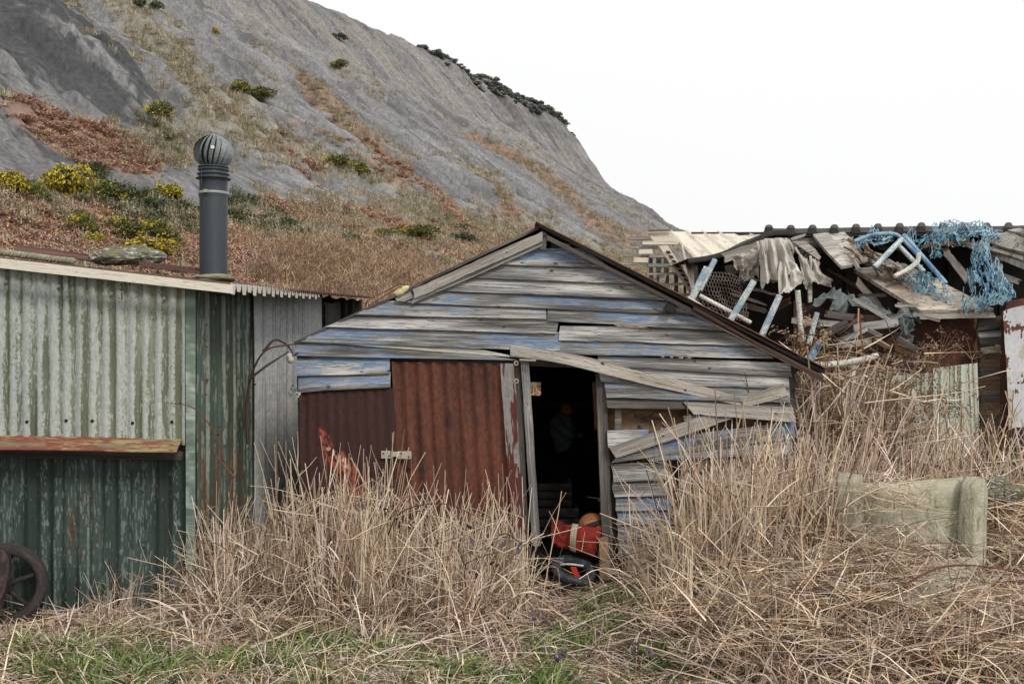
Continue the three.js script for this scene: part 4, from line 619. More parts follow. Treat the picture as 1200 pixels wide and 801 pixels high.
  const tyre = thing('old_tyre', 'dark tyre lying on the shed threshold under the red bag', 'tyre', at(672, 668, 6.9)); { const t = new THREE.TorusGeometry(0.125, 0.034, 14, 44); t.rotateX(-1.15); t.rotateZ(-0.12); t.rotateY(0.2); mesh('tread', t, mat(texture(256, 64, (u, v) => { const f = fbm(u * 60, v * 10, 4441, 3), d = fbm(u * 9, v * 4, 4442, 3); return [...mix3([32, 38, 44], [74, 82, 88], f * 0.5 + sstep(0.45, 0.6, d) * 0.5), f]; }), { bump: 0.002, roughness: 0.8 }), tyre); const sp = rod([at(654, 662, 6.92), at(668, 661, 6.86), at(684, 663, 6.86)], 0.008, 0.008, 8); part('rod', sp, pipeWhite, tyre); part('red_strap', plank(Q(6.85, [668, 664], [675, 664], [682, 679], [676, 681]), { th: 0.01, nx: 5 }), flat(186, 50, 34), tyre); }
  tag(mesh('wooden_stub', plank([at(701, 630, 6.95), at(712, 628, 6.95), at(715, 676, 6.93), at(702, 677, 6.93)], { th: 0.07, rag: 0.004 }), wood(4501, { lo: [132, 108, 84], hi: [182, 156, 126] })), 'short pale timber stub at the foot of the door post', 'timber stub');
}

/* ---------- the collapsing shed on the right ---------- */
const DR = 9.0;
{
  const ruin = thing('collapsed_shed', 'collapsed timber and sheet iron shed with a black ribbed roof', 'shed', V(4.2, 0, -10));
  const B = (c, m, o = {}) => part(o.name ?? 'board', plank(Q(o.d ?? DR, ...c), { th: 0.03, lift: 0, rag: 0.008, warp: 0.01, endRag: 0.03, ...o }), m, ruin);
  // black ribbed roof: its front edge is the skyline, the left verge sags down to the cream sheets
  const ribs = 17, rib = (u) => { const f = (u * ribs) % 1; return clamp(f / 0.1) * clamp((0.42 - f) / 0.1); };
  const rf = [P(896, 273, DR + 0.3), P(1330, 271, DR + 0.3), P(1330, 262, 12.4), P(896, 268, 12.4)];
  const sag = (u) => 0.05 * (fbm(u * 7, 2.5, 5111, 3) - 0.5);
  part('ribbed_roof', sheet([rf[3], rf[2], rf[1], rf[0]], ribs * 12, 4, (u) => 0.045 * rib(u) + sag(u)), felt, ruin);
  for (let k = 0; k < ribs; k++) { const a = rf[0].clone().lerp(rf[1], (k + 0.0) / ribs), w = rf[0].distanceTo(rf[1]) / ribs, sh = new THREE.Shape(); sh.moveTo(0, -0.01); sh.lineTo(w * 0.1, 0.044); sh.lineTo(w * 0.32, 0.044); sh.lineTo(w * 0.42, -0.01); const g = new THREE.ExtrudeGeometry(sh, { depth: 0.05, bevelEnabled: true, bevelSize: 0.004, bevelThickness: 0.004, bevelSegments: 1 }); g.translate(a.x, a.y + sag(k / ribs) * 0.9, a.z - 0.04); part('rib_end', g, felt, ruin); }
  part('ribbed_roof_underside', plank([rf[3], rf[2], rf[1], rf[0]].map((p) => p.clone().add(V(0, -0.03, 0))), { th: 0.025, rag: 0, warp: 0 }), felt, ruin);
  part('verge_felt', (() => { const top = [[806, 305], [836, 300], [862, 291], [884, 281], [904, 272.5], [930, 272]], a = [], pos = [], idx = [], uv = []; const c = new THREE.CatmullRomCurve3(top.map(([x, y]) => P(x, y, DR + 0.2))).getPoints(30); c.forEach((p, i) => { for (const [dy, dz] of [[-0.035, 0.02], [-0.028, 0.035], [0.012, 0.03], [0.018, 0.0], [0.03, -1.2]]) { pos.push(p.x, p.y + dy, p.z + dz); uv.push(i / 10, dz); } }); for (let i = 0; i < 30; i++) for (let k = 0; k < 4; k++) { const q = i * 5 + k; idx.push(q, q + 5, q + 1, q + 1, q + 5, q + 6); } const g = new THREE.BufferGeometry(); g.setAttribute('position', new THREE.Float32BufferAttribute(pos, 3)); g.setAttribute('uv', new THREE.Float32BufferAttribute(uv, 2)); g.setIndex(idx); g.computeVertexNormals(); return g; })(), felt, ruin);
  // cream profiled sheets falling towards us at the left end of the roof
  const cream = mat(texture(256, 256, (u, v) => { const f = fbm(u * 20, v * 8, 5101, 4), g = fbm(u * 60, v * 40, 5102, 3); return [...mix3([214, 206, 190], [178, 170, 152], sstep(0.5, 0.75, f * 0.7 + g * 0.3)), g]; }), { bump: 0.001 });
  const prof7 = (n) => (u) => { const f = (u * n) % 1; return 0.022 * sstep(0.0, 0.10, f) * (1 - sstep(0.14, 0.26, f)); };
  const cs = (c, n) => part('cream_sheet', sheet(c.map(([x, y, d]) => P(x, y, d)), n * 10, 5, prof7(n)), cream, ruin);
  cs([[784, 271, 11.6], [858, 272, 11.6], [893, 289, 9.5], [818, 308, 9.5]], 4);
  cs([[855, 274.5, 11.7], [912, 272.5, 11.7], [925, 276, 9.9], [888, 288, 9.6]], 3);
  cs([[798, 286, 10.6], [812, 284, 10.6], [823, 318, 9.4], [812, 348, 9.2]], 1);
  B([[758.5, 270.5], [785, 269.5], [798, 285], [768, 287]], cream, { d: 10.8, name: 'cream_panel', rag: 0.001, th: 0.02, warp: 0.002 });
  B([[758, 269.5], [786, 268.5], [787, 270.5], [759, 271.5]], brown, { d: 10.75, rag: 0.001, th: 0.02 });
  // slotted cream angle running down, with its black slots
  B([[770, 288], [783, 287], [815, 339], [808, 345]], cream, { d: 10.2, name: 'slotted_angle', rag: 0.001, th: 0.012, warp: 0.002 });
  for (let k = 0; k < 8; k++) { const f = (k + 0.5) / 8; B([[mix(778, 806, f), mix(291, 334, f)], [mix(783, 810, f), mix(291, 335, f)], [mix(785, 812, f), mix(294.5, 338, f)], [mix(780, 808, f), mix(294, 337, f)]], black, { d: 10.17, name: 'slot', rag: 0.001, th: 0.004, nx: 2, warp: 0, endRag: 0.001 }); }
  // slats stacked beside it
  const slat = (x0, x1, y, d, m, h = 3.2, s = -0.02) => B([[x0, y], [x1, y + (x1 - x0) * s], [x1, y + h + (x1 - x0) * s], [x0, y + h]], m, { d, name: 'slat', rag: 0.002, th: 0.06, warp: 0.003, endRag: 0.01 });
  slat(736, 763, 278, 11, pale2); slat(752, 794, 283, 10.7, cream, 4, 0.0); slat(737, 748, 289, 11, pale2, 2.6); slat(745, 770, 289, 10.8, pale2); slat(748, 764, 292.5, 10.6, cream, 5.5); slat(731, 748, 298, 11, pale2, 2.6); slat(750, 778, 299.5, 10.7, pale2, 3); slat(742, 759, 302, 10.5, cream, 5.5, 0.02); slat(718, 760, 308, 10.9, pale, 2.6); slat(758, 786, 309, 10.5, metalPale, 4, 0); slat(757, 793, 320, 10.4, pale, 2.4); slat(772, 800, 332, 10.2, pale, 2.6); slat(784, 808, 344, 10.1, pale, 2.6);
  for (const x of [760, 769, 779, 790, 800]) B([[x, x < 785 ? 302 : 322], [x + 5, x < 785 ? 302 : 322], [x + 5, 420], [x, 420]], x % 2 ? dark[1] : metalDark, { d: 10.9, name: 'rack_post', th: 0.04 });
  B([[772, 321], [781, 321], [781, 331], [773, 331]], cream, { d: 10.6, name: 'rack_block', th: 0.03, nx: 2 }); B([[779, 335], [784, 335], [784, 346], [779, 346]], cream, { d: 10.6, name: 'rack_block', th: 0.03, nx: 2 });
  // dark inside: back wall, floor, left side
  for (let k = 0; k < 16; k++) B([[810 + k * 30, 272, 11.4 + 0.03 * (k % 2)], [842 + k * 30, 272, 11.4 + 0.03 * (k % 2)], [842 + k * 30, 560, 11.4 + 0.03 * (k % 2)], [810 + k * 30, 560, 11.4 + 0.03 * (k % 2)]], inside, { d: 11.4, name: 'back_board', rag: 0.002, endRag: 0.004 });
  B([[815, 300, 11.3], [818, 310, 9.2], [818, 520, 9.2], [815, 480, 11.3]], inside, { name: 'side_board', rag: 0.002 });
  // ragged boards under the sagging verge
  B([[845, 296], [892, 282], [893, 292], [846, 309]], pale2, { d: DR + 0.05, rag: 0.02, endRag: 0.05 });
  B([[862, 304], [890, 297], [890, 311], [866, 314]], bare[0], { d: DR + 0.1, rag: 0.02, endRag: 0.05 });
  B([[866, 320], [886, 298.5], [888, 301], [868, 323]], pale, { d: DR - 0.05, rag: 0.004 });
  B([[850, 312], [872, 309], [872, 320], [852, 322]], dark[1], { d: DR + 0.2, rag: 0.02, endRag: 0.04 });
  B([[868, 311], [888, 309], [884, 326], [866, 330]], bare[2], { d: DR + 0.05, rag: 0.02, endRag: 0.04 });
  B([[924, 284], [945, 283], [961, 302], [958, 307]], pale2, { d: DR - 0.25, rag: 0.012, th: 0.05, endRag: 0.06 });
  B([[922, 292], [928, 288], [960, 306], [958, 312]], bare[1], { d: DR - 0.2, rag: 0.014, th: 0.04, endRag: 0.06 });
  B([[932, 299], [958, 308], [974, 336], [950, 330]], pale, { d: DR - 0.1, rag: 0.02, endRag: 0.05 });
  B([[943, 322], [950, 321], [952, 354], [945, 355]], pale2, { d: DR - 0.3, rag: 0.004, name: 'paddle' });
  B([[926, 279], [944, 273.5], [945, 276], [927, 282]], pale, { d: DR + 0.1, rag: 0.003 });
  B([[905, 279], [1000, 276], [1000, 289], [908, 291]], bare[3], { d: DR + 0.35, rag: 0.01 });
  B([[945, 290], [990, 288], [990, 296], [950, 298]], dark[1], { d: DR + 0.5, rag: 0.01 });
  // wide boards slid off the rafters
  B([[952, 277.5, 9.3], [972, 276, 9.3], [1001, 312, 8.7], [986, 315, 8.7]], pale2, { rag: 0.01, name: 'slipped_board' });
  B([[969, 276.5, 9.32], [990, 275, 9.32], [1018, 306, 8.75], [1001, 312, 8.75]], pale, { rag: 0.012, name: 'slipped_board' });
  B([[998, 319, 9.0], [1060, 312, 9.2], [1164, 366, 8.5], [1077, 368, 8.3]], wood(5201, { lo: [118, 106, 96], hi: [188, 178, 166], warm: 0.25 }), { rag: 0.008, name: 'slipped_panel', nx: 30, uLen: 1.5 });
  B([[1074, 368, 8.32], [1165, 366, 8.5], [1165, 372, 8.5], [1076, 374, 8.32]], pale2, { rag: 0.006, name: 'panel_edge', th: 0.02 });
  for (const c of [[[1152, 285.5], [1172, 276], [1205, 292], [1205, 299]], [[1170, 277], [1185, 273], [1205, 281], [1205, 291]], [[1180, 273.5], [1200, 270.5], [1205, 273], [1205, 280]], [[1146, 290], [1156, 287], [1205, 304], [1205, 309]], [[1156, 298.5], [1160, 295], [1205, 308], [1205, 316.5]]]) B(c.map(([x, y], i) => [x, y, i < 2 ? 9.15 : 8.75]).map((p, i) => (i === 1 ? [p[0], p[1], 9.15] : p)), plankSeed % 2 ? pale2 : pale, { rag: 0.004, name: 'slipped_board' });
  B([[1125, 286], [1150, 283], [1156, 297], [1140, 293]], pale2, { d: 9.1, rag: 0.01, name: 'slipped_board' });
  B([[1078, 287.5], [1136, 280], [1137, 284.5], [1079, 290.5]], brown, { d: 8.95, rag: 0.002, name: 'rail' });
  B([[1092, 273], [1128, 260], [1131, 265], [1096, 278]], bare[0], { d: 9.2, rag: 0.006, th: 0.06, name: 'ridge_beam' }); 
  // front: rust sheets, pale sheets, boarded corner, white flaking sheet
  const rsh = (c, m, n, amp = 0.004, seed = 1) => part(n, sheet(c.map(([x, y, d]) => P(x, y, d ?? DR - 0.3)), 30, 14, (u, v) => amp * Math.cos(u * 40) + 0.03 * (fbm(u * 3, v * 3, seed, 2) - 0.5)), m, ruin);
  rsh([[1080, 374], [1146, 373], [1146, 452], [1080, 452]], rustSheet(5301, 3, { a: [50, 32, 30], b: [116, 68, 52], extra: (c, u, v, f) => mix3(c, mix3([166, 118, 60], [196, 156, 96], f), sstep(0.90, 0.95, u + (fbm(v * 4, 2, 5310, 3) - 0.5) * 0.2) * 0.9) }), 'rust_sheet', 0.0, 51);
  rsh([[985, 366], [1082, 374], [1082, 450], [990, 450]], rustSheet(5320, 4, { a: [42, 30, 29], b: [80, 56, 50] }), 'rust_sheet', 0.004, 52);
  rsh([[930, 352], [990, 366], [992, 450], [930, 450]], rustSheet(5330, 4, { a: [40, 28, 26], b: [72, 48, 42] }), 'rust_sheet', 0.004, 53);
  const paleM = (seed) => mat(texture(256, 512, (u, v) => { const f = fbm(u * 12, v * 5, seed, 4), st = fbm(u * 20, v * 2, seed + 2, 4), g = fbm(u * 60, v * 60, seed + 3, 3); let c = mix3([168, 176, 164], [200, 205, 195], f * 0.6 + g * 0.4); c = mix3(c, [108, 100, 72], sstep(0.6, 0.72, st * 0.7 + g * 0.3)); return [...c, g]; }), { bump: 0.002 });
  const pm1 = paleM(5401), pm2 = paleM(5411);
  rsh([[1004, 432, 8.5], [1046, 438, 8.5], [1047, 590, 8.5], [1006, 590, 8.5]], pm1, 'pale_sheet', 0.006, 54); rsh([[1044, 440, 8.47], [1096, 436, 8.47], [1096, 590, 8.47], [1044, 590, 8.47]], pm2, 'pale_sheet', 0.006, 55); rsh([[1094, 431, 8.43], [1146, 425, 8.43], [1150, 590, 8.43], [1095, 590, 8.43]], pm1, 'pale_sheet', 0.006, 56);
  B([[1143, 372], [1174, 370], [1174, 383], [1143, 388]], dark[1], { d: 8.6 }); B([[1145, 389], [1173, 387], [1173, 394], [1145, 396]], bare[1], { d: 8.58 }); B([[1145, 396], [1174, 394], [1174, 402], [1145, 404]], dark[1], { d: 8.6 }); B([[1147, 408], [1173, 405], [1174, 411], [1148, 415]], pale, { d: 8.55, rag: 0.012 });
  for (let k = 0; k < 9; k++) B([[1146, 415 + k * 14], [1182, 413 + k * 14], [1182, 428 + k * 14], [1146, 430 + k * 14]], k % 2 ? dark[1] : brown, { d: 8.64, name: 'corner_board', rag: 0.01 });
  B([[1172, 366], [1182, 362], [1184, 560], [1174, 560]], rustDeep, { d: 8.45, name: 'rust_edge', th: 0.02 });
  part('white_sheet', sheet(Q(8.3, [1176, 361], [1260, 345], [1260, 520], [1183, 505]), 26, 30, (u, v) => 0.02 * (fbm(u * 4, v * 4, 5501, 2) - 0.5), { top: (u) => 0.03 * vn(u * 9, 1, 5502), bottom: (u) => 1 - 0.05 * vn(u * 9, 2, 5503) }), mat(texture(512, 512, (u, v) => { const f = fbm(u * 8, v * 12, 5511, 5), g = fbm(u * 40, v * 40, 5512, 3); let c = mix3([204, 206, 210], [182, 184, 188], g); c = mix3(c, [96, 62, 50], sstep(0.62, 0.65, f * 0.75 + g * 0.25)); c = mix3(c, [168, 160, 120], sstep(0.55, 0.6, fbm(u * 4, v * 5, 5515, 3)) * 0.5); return [...c, g]; }), { bump: 0.003 }), ruin);
  rsh([[1182, 352, 8.4], [1260, 340, 8.4], [1260, 372, 8.4], [1176, 372, 8.4]], rustSheet(5520, 3, { a: [60, 32, 30], b: [110, 60, 50] }), 'rust_sheet', 0, 57);

  const RB = rng(5551); for (let k = 0; k < 34; k++) { const x = RB.r(846, 1180), y = RB.r(284, 372), a = RB.r(-0.5, 1.0), l = RB.r(18, 52), w = RB.r(2.5, 8), c = Math.cos(a), n = Math.sin(a), d = RB.r(8.9, 10.6); B([[x, y], [x + c * l, y + n * l, d - 0.3], [x + c * l - n * w, y + n * l + c * w, d - 0.3], [x - n * w, y + c * w]], [pale2, pale, bare[2], pale2, brown, pale][Math.floor(RB() * 6)], { d, rag: 0.012, endRag: 0.06, name: 'broken_board' }); }
  for (let k = 0; k < 16; k++) { const x = RB.r(925, 1075), y = RB.r(356, 408), a = RB.r(-0.7, 0.8), l = RB.r(14, 44), d = RB.r(8.0, 8.5); part('fallen_timber', beam(P(x, y, d), P(x + Math.cos(a) * l, y + Math.sin(a) * l, d - 0.1), RB.r(0.02, 0.05), RB.r(0.02, 0.06), { rag: 0.006 }), [pale2, bare[1], dark[1], brown][Math.floor(RB() * 4)], ruin); }
  // hanging sacking over the broken boards
  const fold = (q, seed, a, f, o = {}) => sheet(q, 44, 36, (u, v) => a * Math.sin(u * f + 2.4 * fbm(v * 2, u * 2, seed, 2) * 3) * sstep(0, 0.35, v + 0.1) + 0.10 * (fbm(u * 3, v * 2.4, seed + 1, 3) - 0.5), o);
  const sackM = clothMat(5601, [168, 164, 156], [226, 222, 213], { bump: 0.006 }), sackM2 = clothMat(5611, [146, 141, 132], [206, 201, 190], { bump: 0.006, ragged: true });
  const sack = thing('hanging_sacking', 'grey tattered sacking hung over the broken boards', 'sacking', P(915, 350, DR - 0.3));
  const rag = (seed, k) => (u) => 1 - k * vn(u * 7, 0.5, seed) - k * 0.5 * vn(u * 23, 1.5, seed);
  part('sheet', fold(Q(DR - 0.25, [890, 281], [922, 279], [942, 336, DR - 0.45], [892, 350, DR - 0.35]), 5621, 0.05, 22, { bottom: rag(5622, 0.3) }), sackM, sack);
  part('sheet', fold(Q(DR - 0.35, [914, 306], [930, 303], [946, 330, DR - 0.55], [912, 352, DR - 0.5]), 5631, 0.035, 12, { bottom: rag(5632, 0.15) }), sackM, sack);
  part('tatter', fold(Q(DR - 0.2, [896, 279], [924, 279], [934, 302], [896, 306]), 5641, 0.03, 26, { bottom: rag(5642, 0.35) }), sackM, sack);
  part('tatter', fold(Q(DR - 0.3, [936, 298], [956, 303], [972, 332, DR - 0.5], [944, 346, DR - 0.45]), 5661, 0.03, 12, { bottom: rag(5662, 0.35) }), sackM2, sack);
  part('tatter', fold(Q(DR - 0.15, [858, 300], [892, 288], [894, 318], [864, 324]), 5671, 0.03, 14, { bottom: rag(5672, 0.4) }), sackM2, sack);
  part('tatter', fold(Q(DR - 0.1, [868, 318], [887, 304], [890, 330], [872, 333]), 5651, 0.03, 10, { bottom: rag(5652, 0.3) }), sackM, sack);
  for (const [x0, y0, x1, y1] of [[888, 283, 886, 300], [893, 282, 891, 304], [898, 281, 896, 300], [924, 281, 930, 298], [932, 290, 944, 318], [950, 300, 948, 326], [938, 300, 950, 322]]) part('thread', rod([P(x0, y0, DR - 0.3), P((x0 + x1) / 2 + 2, (y0 + y1) / 2, DR - 0.33), P(x1, y1, DR - 0.3)], 0.012, 0.006, 6), sackM, sack);
  // grey roofing-felt flap and tarpaulin rags
  const tarpM = clothMat(5701, [72, 80, 80], [128, 136, 134], { bump: 0.005 }), tarp = thing('felt_flap', 'torn grey green tarpaulin flap drooping from the boards', 'tarpaulin', P(975, 350, 8.5));
  part('sheet', fold([P(955, 347, 8.5), P(986, 337, 8.7), P(990, 347, 8.5), P(952, 356, 8.4)], 5711, 0.03, 7), tarpM, tarp); part('sheet', fold([P(975, 343, 8.5), P(1001, 345, 8.6), P(991, 378, 8.35), P(974, 366, 8.35)], 5721, 0.03, 9, { bottom: rag(5722, 0.2) }), tarpM, tarp);
  part('sheet', fold([P(992, 342, 8.6), P(1012, 350, 8.6), P(1044, 369, 8.4), P(1000, 356, 8.35)], 5731, 0.025, 9), tarpM, tarp); part('sheet', fold([P(1048, 366, 8.4), P(1072, 362, 8.4), P(1080, 372, 8.2), P(1050, 380, 8.2)], 5741, 0.03, 9), tarpM, tarp); part('sheet', fold([P(1058, 372, 8.2), P(1074, 374, 8.2), P(1070, 394, 8.15), P(1056, 396, 8.15)], 5751, 0.03, 5, { bottom: rag(5752, 0.3) }), tarpM, tarp);
  for (const [a, b, w, m] of [[[1000, 350, 8.4], [1052, 380, 8.25], 0.03, pale2], [[968, 368, 8.4], [1000, 372, 8.4], 0.06, dark[1]], [[965, 392, 8.2], [992, 378, 8.3], 0.05, dark[0]], [[960, 378, 8.35], [985, 380, 8.35], 0.05, bare[2]], [[1000, 384, 8.3], [1052, 378, 8.25], 0.07, bare[0]]]) part('fallen_timber', beam(P(...a), P(...b), w, w, { rag: 0.006 }), m, ruin);

  // blue netting
  const netM = clothMat(5801, [58, 110, 148], [166, 196, 206], { bump: 0.006, holes: 0.52, hf: 22, ragged: true }), netM2 = clothMat(5811, [92, 142, 170], [196, 214, 216], { bump: 0.006, holes: 0.52, hf: 26, ragged: true });
  const cordM = flat(138, 172, 190, 0.9), netCords = (q, seed, a, g) => { const n = qnormal(q), W = (q[0].distanceTo(q[1]) + q[3].distanceTo(q[2])) / 2, H = (q[0].distanceTo(q[3]) + q[1].distanceTo(q[2])) / 2, nu = Math.max(5, Math.round(W / 0.035)), nv = Math.max(5, Math.round(H / 0.035)), l = [], pt = (u, v) => bil(q, u + 0.14 * (fbm(v * 3, u * 2, seed + 3, 2) - 0.5), v + 0.1 * (fbm(u * 4, v * 2, seed + 4, 2) - 0.5)).addScaledVector(n, 0.03 + a * 1.6 * Math.sin(u * 9 + 6 * fbm(v * 2, u * 2, seed, 2)) + 0.1 * (fbm(u * 3, v * 3, seed + 1, 3) - 0.5)); for (let j = 0; j < nv; j++) for (let i = 0; i < nu; i++) { if (fbm(i * 0.35, j * 0.35, seed + 8, 3) < 0.40) continue; const o = j % 2 ? 0.5 : 0, p0 = pt((i + o) / nu, j / nv); for (const du of [-0.5, 0.5]) { const p1 = pt((i + o + du) / nu, (j + 1) / nv); l.push(rod([p0, p1], 0.0042, 0.0042, 3, 1, false)); } } if (l.length) part('net_mesh', merge(l), cordM, g).userData.kind = 'stuff'; };
  const net = (label, at, list) => { const g = thing('blue_net', label, 'fishing net', at, 'blue nets on the collapsed shed'); list.forEach(([q, a, f, m], i) => { netCords(q, 5820 + i * 7 + Math.round(at.x * 10), a, g); }); list.forEach(([q, a, f, m], i) => part('net_sheet', fold(q, 5820 + i * 7 + Math.round(at.x * 10), a * 0.8, f * 0.6), m ?? netM, g)); return g; };
  net('torn blue net hanging in front of the dark gap', P(1160, 320, 8.6), [[[P(1137, 280, 8.9), P(1162, 277, 8.9), P(1160, 306, 8.7), P(1142, 304, 8.7)], 0.04, 14, netM2], [[P(1140, 300, 8.7), P(1160, 300, 8.7), P(1190, 352, 8.4), P(1158, 352, 8.4)], 0.05, 16, netM], [[P(1134, 316, 8.65), P(1150, 304, 8.7), P(1152, 330, 8.5), P(1136, 338, 8.5)], 0.05, 12, netM], [[P(1155, 322, 8.55), P(1166, 306, 8.7), P(1192, 350, 8.4), P(1180, 354, 8.4)], 0.03, 8, netM2]]);
  net('bright blue net bundled along the skyline of the collapsed roof', P(1110, 275, 9.0), [[[P(1062, 278, 9.05), P(1140, 266, 9.1), P(1138, 281, 8.9), P(1064, 290, 8.9)], 0.06, 22, netM], [[P(1090, 268, 9.1), P(1176, 270, 9.1), P(1172, 280, 8.9), P(1096, 280, 8.9)], 0.05, 24, netM2], [[P(1090, 286, 8.95), P(1104, 284, 8.95), P(1104, 302, 8.9), P(1090, 302, 8.9)], 0.03, 8, netM]]);
  net('pale blue net heaped on the slipped panel', P(1090, 345, 8.6), [[[P(1050, 326, 8.75), P(1082, 318, 8.8), P(1122, 352, 8.45), P(1084, 350, 8.5)], 0.05, 18, netM2], [[P(1062, 320, 8.75), P(1080, 316, 8.8), P(1100, 336, 8.6), P(1080, 340, 8.6)], 0.06, 16, netM]]);
  net('blue net scrunched on the corner of the slipped panel', P(1140, 355, 8.4), [[[P(1124, 350, 8.4), P(1156, 344, 8.45), P(1162, 362, 8.3), P(1130, 362, 8.3)], 0.07, 18, netM2], [[P(1140, 352, 8.35), P(1190, 348, 8.4), P(1170, 358, 8.3), P(1144, 363, 8.25)], 0.03, 12, netM2]]);
  net('blue net and cord draped over the splintered timber by the pipe frame', P(1020, 278, 8.9), [[[P(998, 281, 8.95), P(1046, 272, 9.0), P(1050, 281, 8.85), P(1004, 287, 8.85)], 0.04, 22, netM2]]);

  // tubular frame on the roof
  const fr = thing('tubular_frame', 'broken tubular frame in pale blue paint on the collapsed roof', 'metal frame', P(1060, 300, 8.7)), tp = (pts, r, m) => part('tube', rod(pts.map(([x, y, d]) => P(x, y, d ?? 8.75)), r, r, 10), m, fr);
  tp([[1001, 283], [1020, 276], [1042, 273.5], [1053, 276], [1057, 281]], 0.018, pipeBlue); tp([[1057, 280, 8.75], [1025, 313, 8.6]], 0.024, pipeMat); tp([[1051, 285, 8.8], [1083, 318, 8.65]], 0.02, pipeMat); tp([[1059, 275, 8.9], [1109, 332, 8.55]], 0.02, pipeBlue); tp([[1056, 278, 8.8], [1076, 299, 8.7]], 0.014, pipeBlue); tp([[1077, 297, 8.7], [1076, 305, 8.68], [1068, 313, 8.65], [1048, 324, 8.6]], 0.021, pipeWhite);
  // splintered laths and twigs heaped beside it
  const R = rng(5901); const heap = thing('splintered_laths', 'heap of splintered brown laths on the collapsed roof', 'laths', P(1020, 300, 8.8)); for (let k = 0; k < 46; k++) { const x = R.r(988, 1052), y = mix(283, 318, (x - 985) / 70) + R.g() * 9, a = R.r(0.3, 1.25), l = R.r(8, 26); part('lath', beam(P(x, y, R.r(8.65, 8.95)), P(x + Math.cos(a) * l, y + Math.sin(a) * l * 0.8, R.r(8.6, 8.9)), R.r(0.01, 0.03), R.r(0.01, 0.03), { rag: 0.003, nx: 3 }), R() < 0.5 ? brown : pale, heap); }
  // posts of blue and white pipe
  const pipe = (a, b, r, m, label) => { const p = mesh('pipe_post', rod([P(...a), P(...b)], r, r, 12), m); tag(p, label, 'pipe', 'pipes standing among the dead stems'); };
  pipe([808, 356, 8.3], [829, 313, 8.3], 0.030, pipeMat, 'leaning pale blue pipe against the cream sheets, thicker of the pair'); pipe([820, 340, 8.35], [838, 304, 8.4], 0.023, pipeMat, 'slimmer pale blue pipe standing higher beside the cream sheets'); pipe([846, 392, 8.1], [884, 329, 8.1], 0.026, pipeMat, 'leaning blue and white pipe below the tattered sacking'); pipe([886, 408, 8.0], [914, 346, 8.0], 0.026, pipeMat, 'leaning white pipe with a blue foot in the middle of the dead stems'); pipe([940, 400, 8.1], [935, 340, 8.1], 0.022, pipeWhite, 'upright white pipe under the sacking hem'); pipe([948, 403, 7.9], [958, 366, 7.9], 0.02, pipeMat, 'short thin pipe left of the rusty front sheets'); pipe([945, 430, 7.6], [961, 401, 7.6], 0.028, pipeBlue, 'short blue pipe end by the lower roof corner');
  pipe([806, 349, 8.05], [872, 391, 8.0], 0.018, pipeWhite, 'lower of two spotted white pipes lying along the roof edge'); pipe([820, 346, 8.2], [880, 378, 8.2], 0.018, pipeWhite, 'upper of two spotted white pipes lying along the roof edge');
  const rail = thing('white_pipe_rail', 'bent white pipe rail at the lower end of the timber roof', 'pipe rail', P(985, 560, 7.6)); part('rail', rod([P(950, 427, 7.6), P(965, 427.5, 7.6), P(1000, 423.5, 7.6), P(1029, 416.5, 7.6)], 0.026, 0.024, 10), pipeWhite, rail); part('leg', rod([P(965, 430, 7.6), P(966, 500, 7.6), P(967, 640, 7.6)], 0.022, 0.022, 10), pipeWhite, rail); part('leg', rod([P(1000, 425, 7.6), P(1002, 640, 7.6)], 0.018, 0.018, 10), pipeWhite, rail);
  // roll of chicken wire
  const wire = thing('chicken_wire', 'crumpled roll of rusty chicken wire behind the leaning pipes', 'chicken wire', P(850, 355, 8.6)), wl = []; const wq = Q(8.6, [822, 318], [872, 326], [876, 378], [818, 366]), wp = (u, v) => bil(wq, u, v).add(V(0, 0.05 * (fbm(u * 4, v * 4, 5951, 2) - 0.5), 0.30 * (fbm(u * 3, v * 3, 5952, 2) - 0.5) + 0.12 * Math.sin(u * 3.1)));
  const nU = 16, nV = 12; for (let j = 0; j < nV; j++) for (let i = 0; i < nU; i++) { const o = j % 2 ? 0.5 : 0, a = wp((i + o) / nU, j / nV), b = wp((i + o + 0.5) / nU, (j + 0.5) / nV), c = wp((i + o + 1) / nU, j / nV), d = wp((i + o + 0.5) / nU, (j + 1) / nV); wl.push(rod([a, b], 0.004, 0.004, 4, 1, false), rod([b, c], 0.004, 0.004, 4, 1, false), rod([b, d], 0.004, 0.004, 4, 1, false)); }
  part('wire_mesh', merge(wl), wireMat, wire).userData.kind = 'stuff';
}
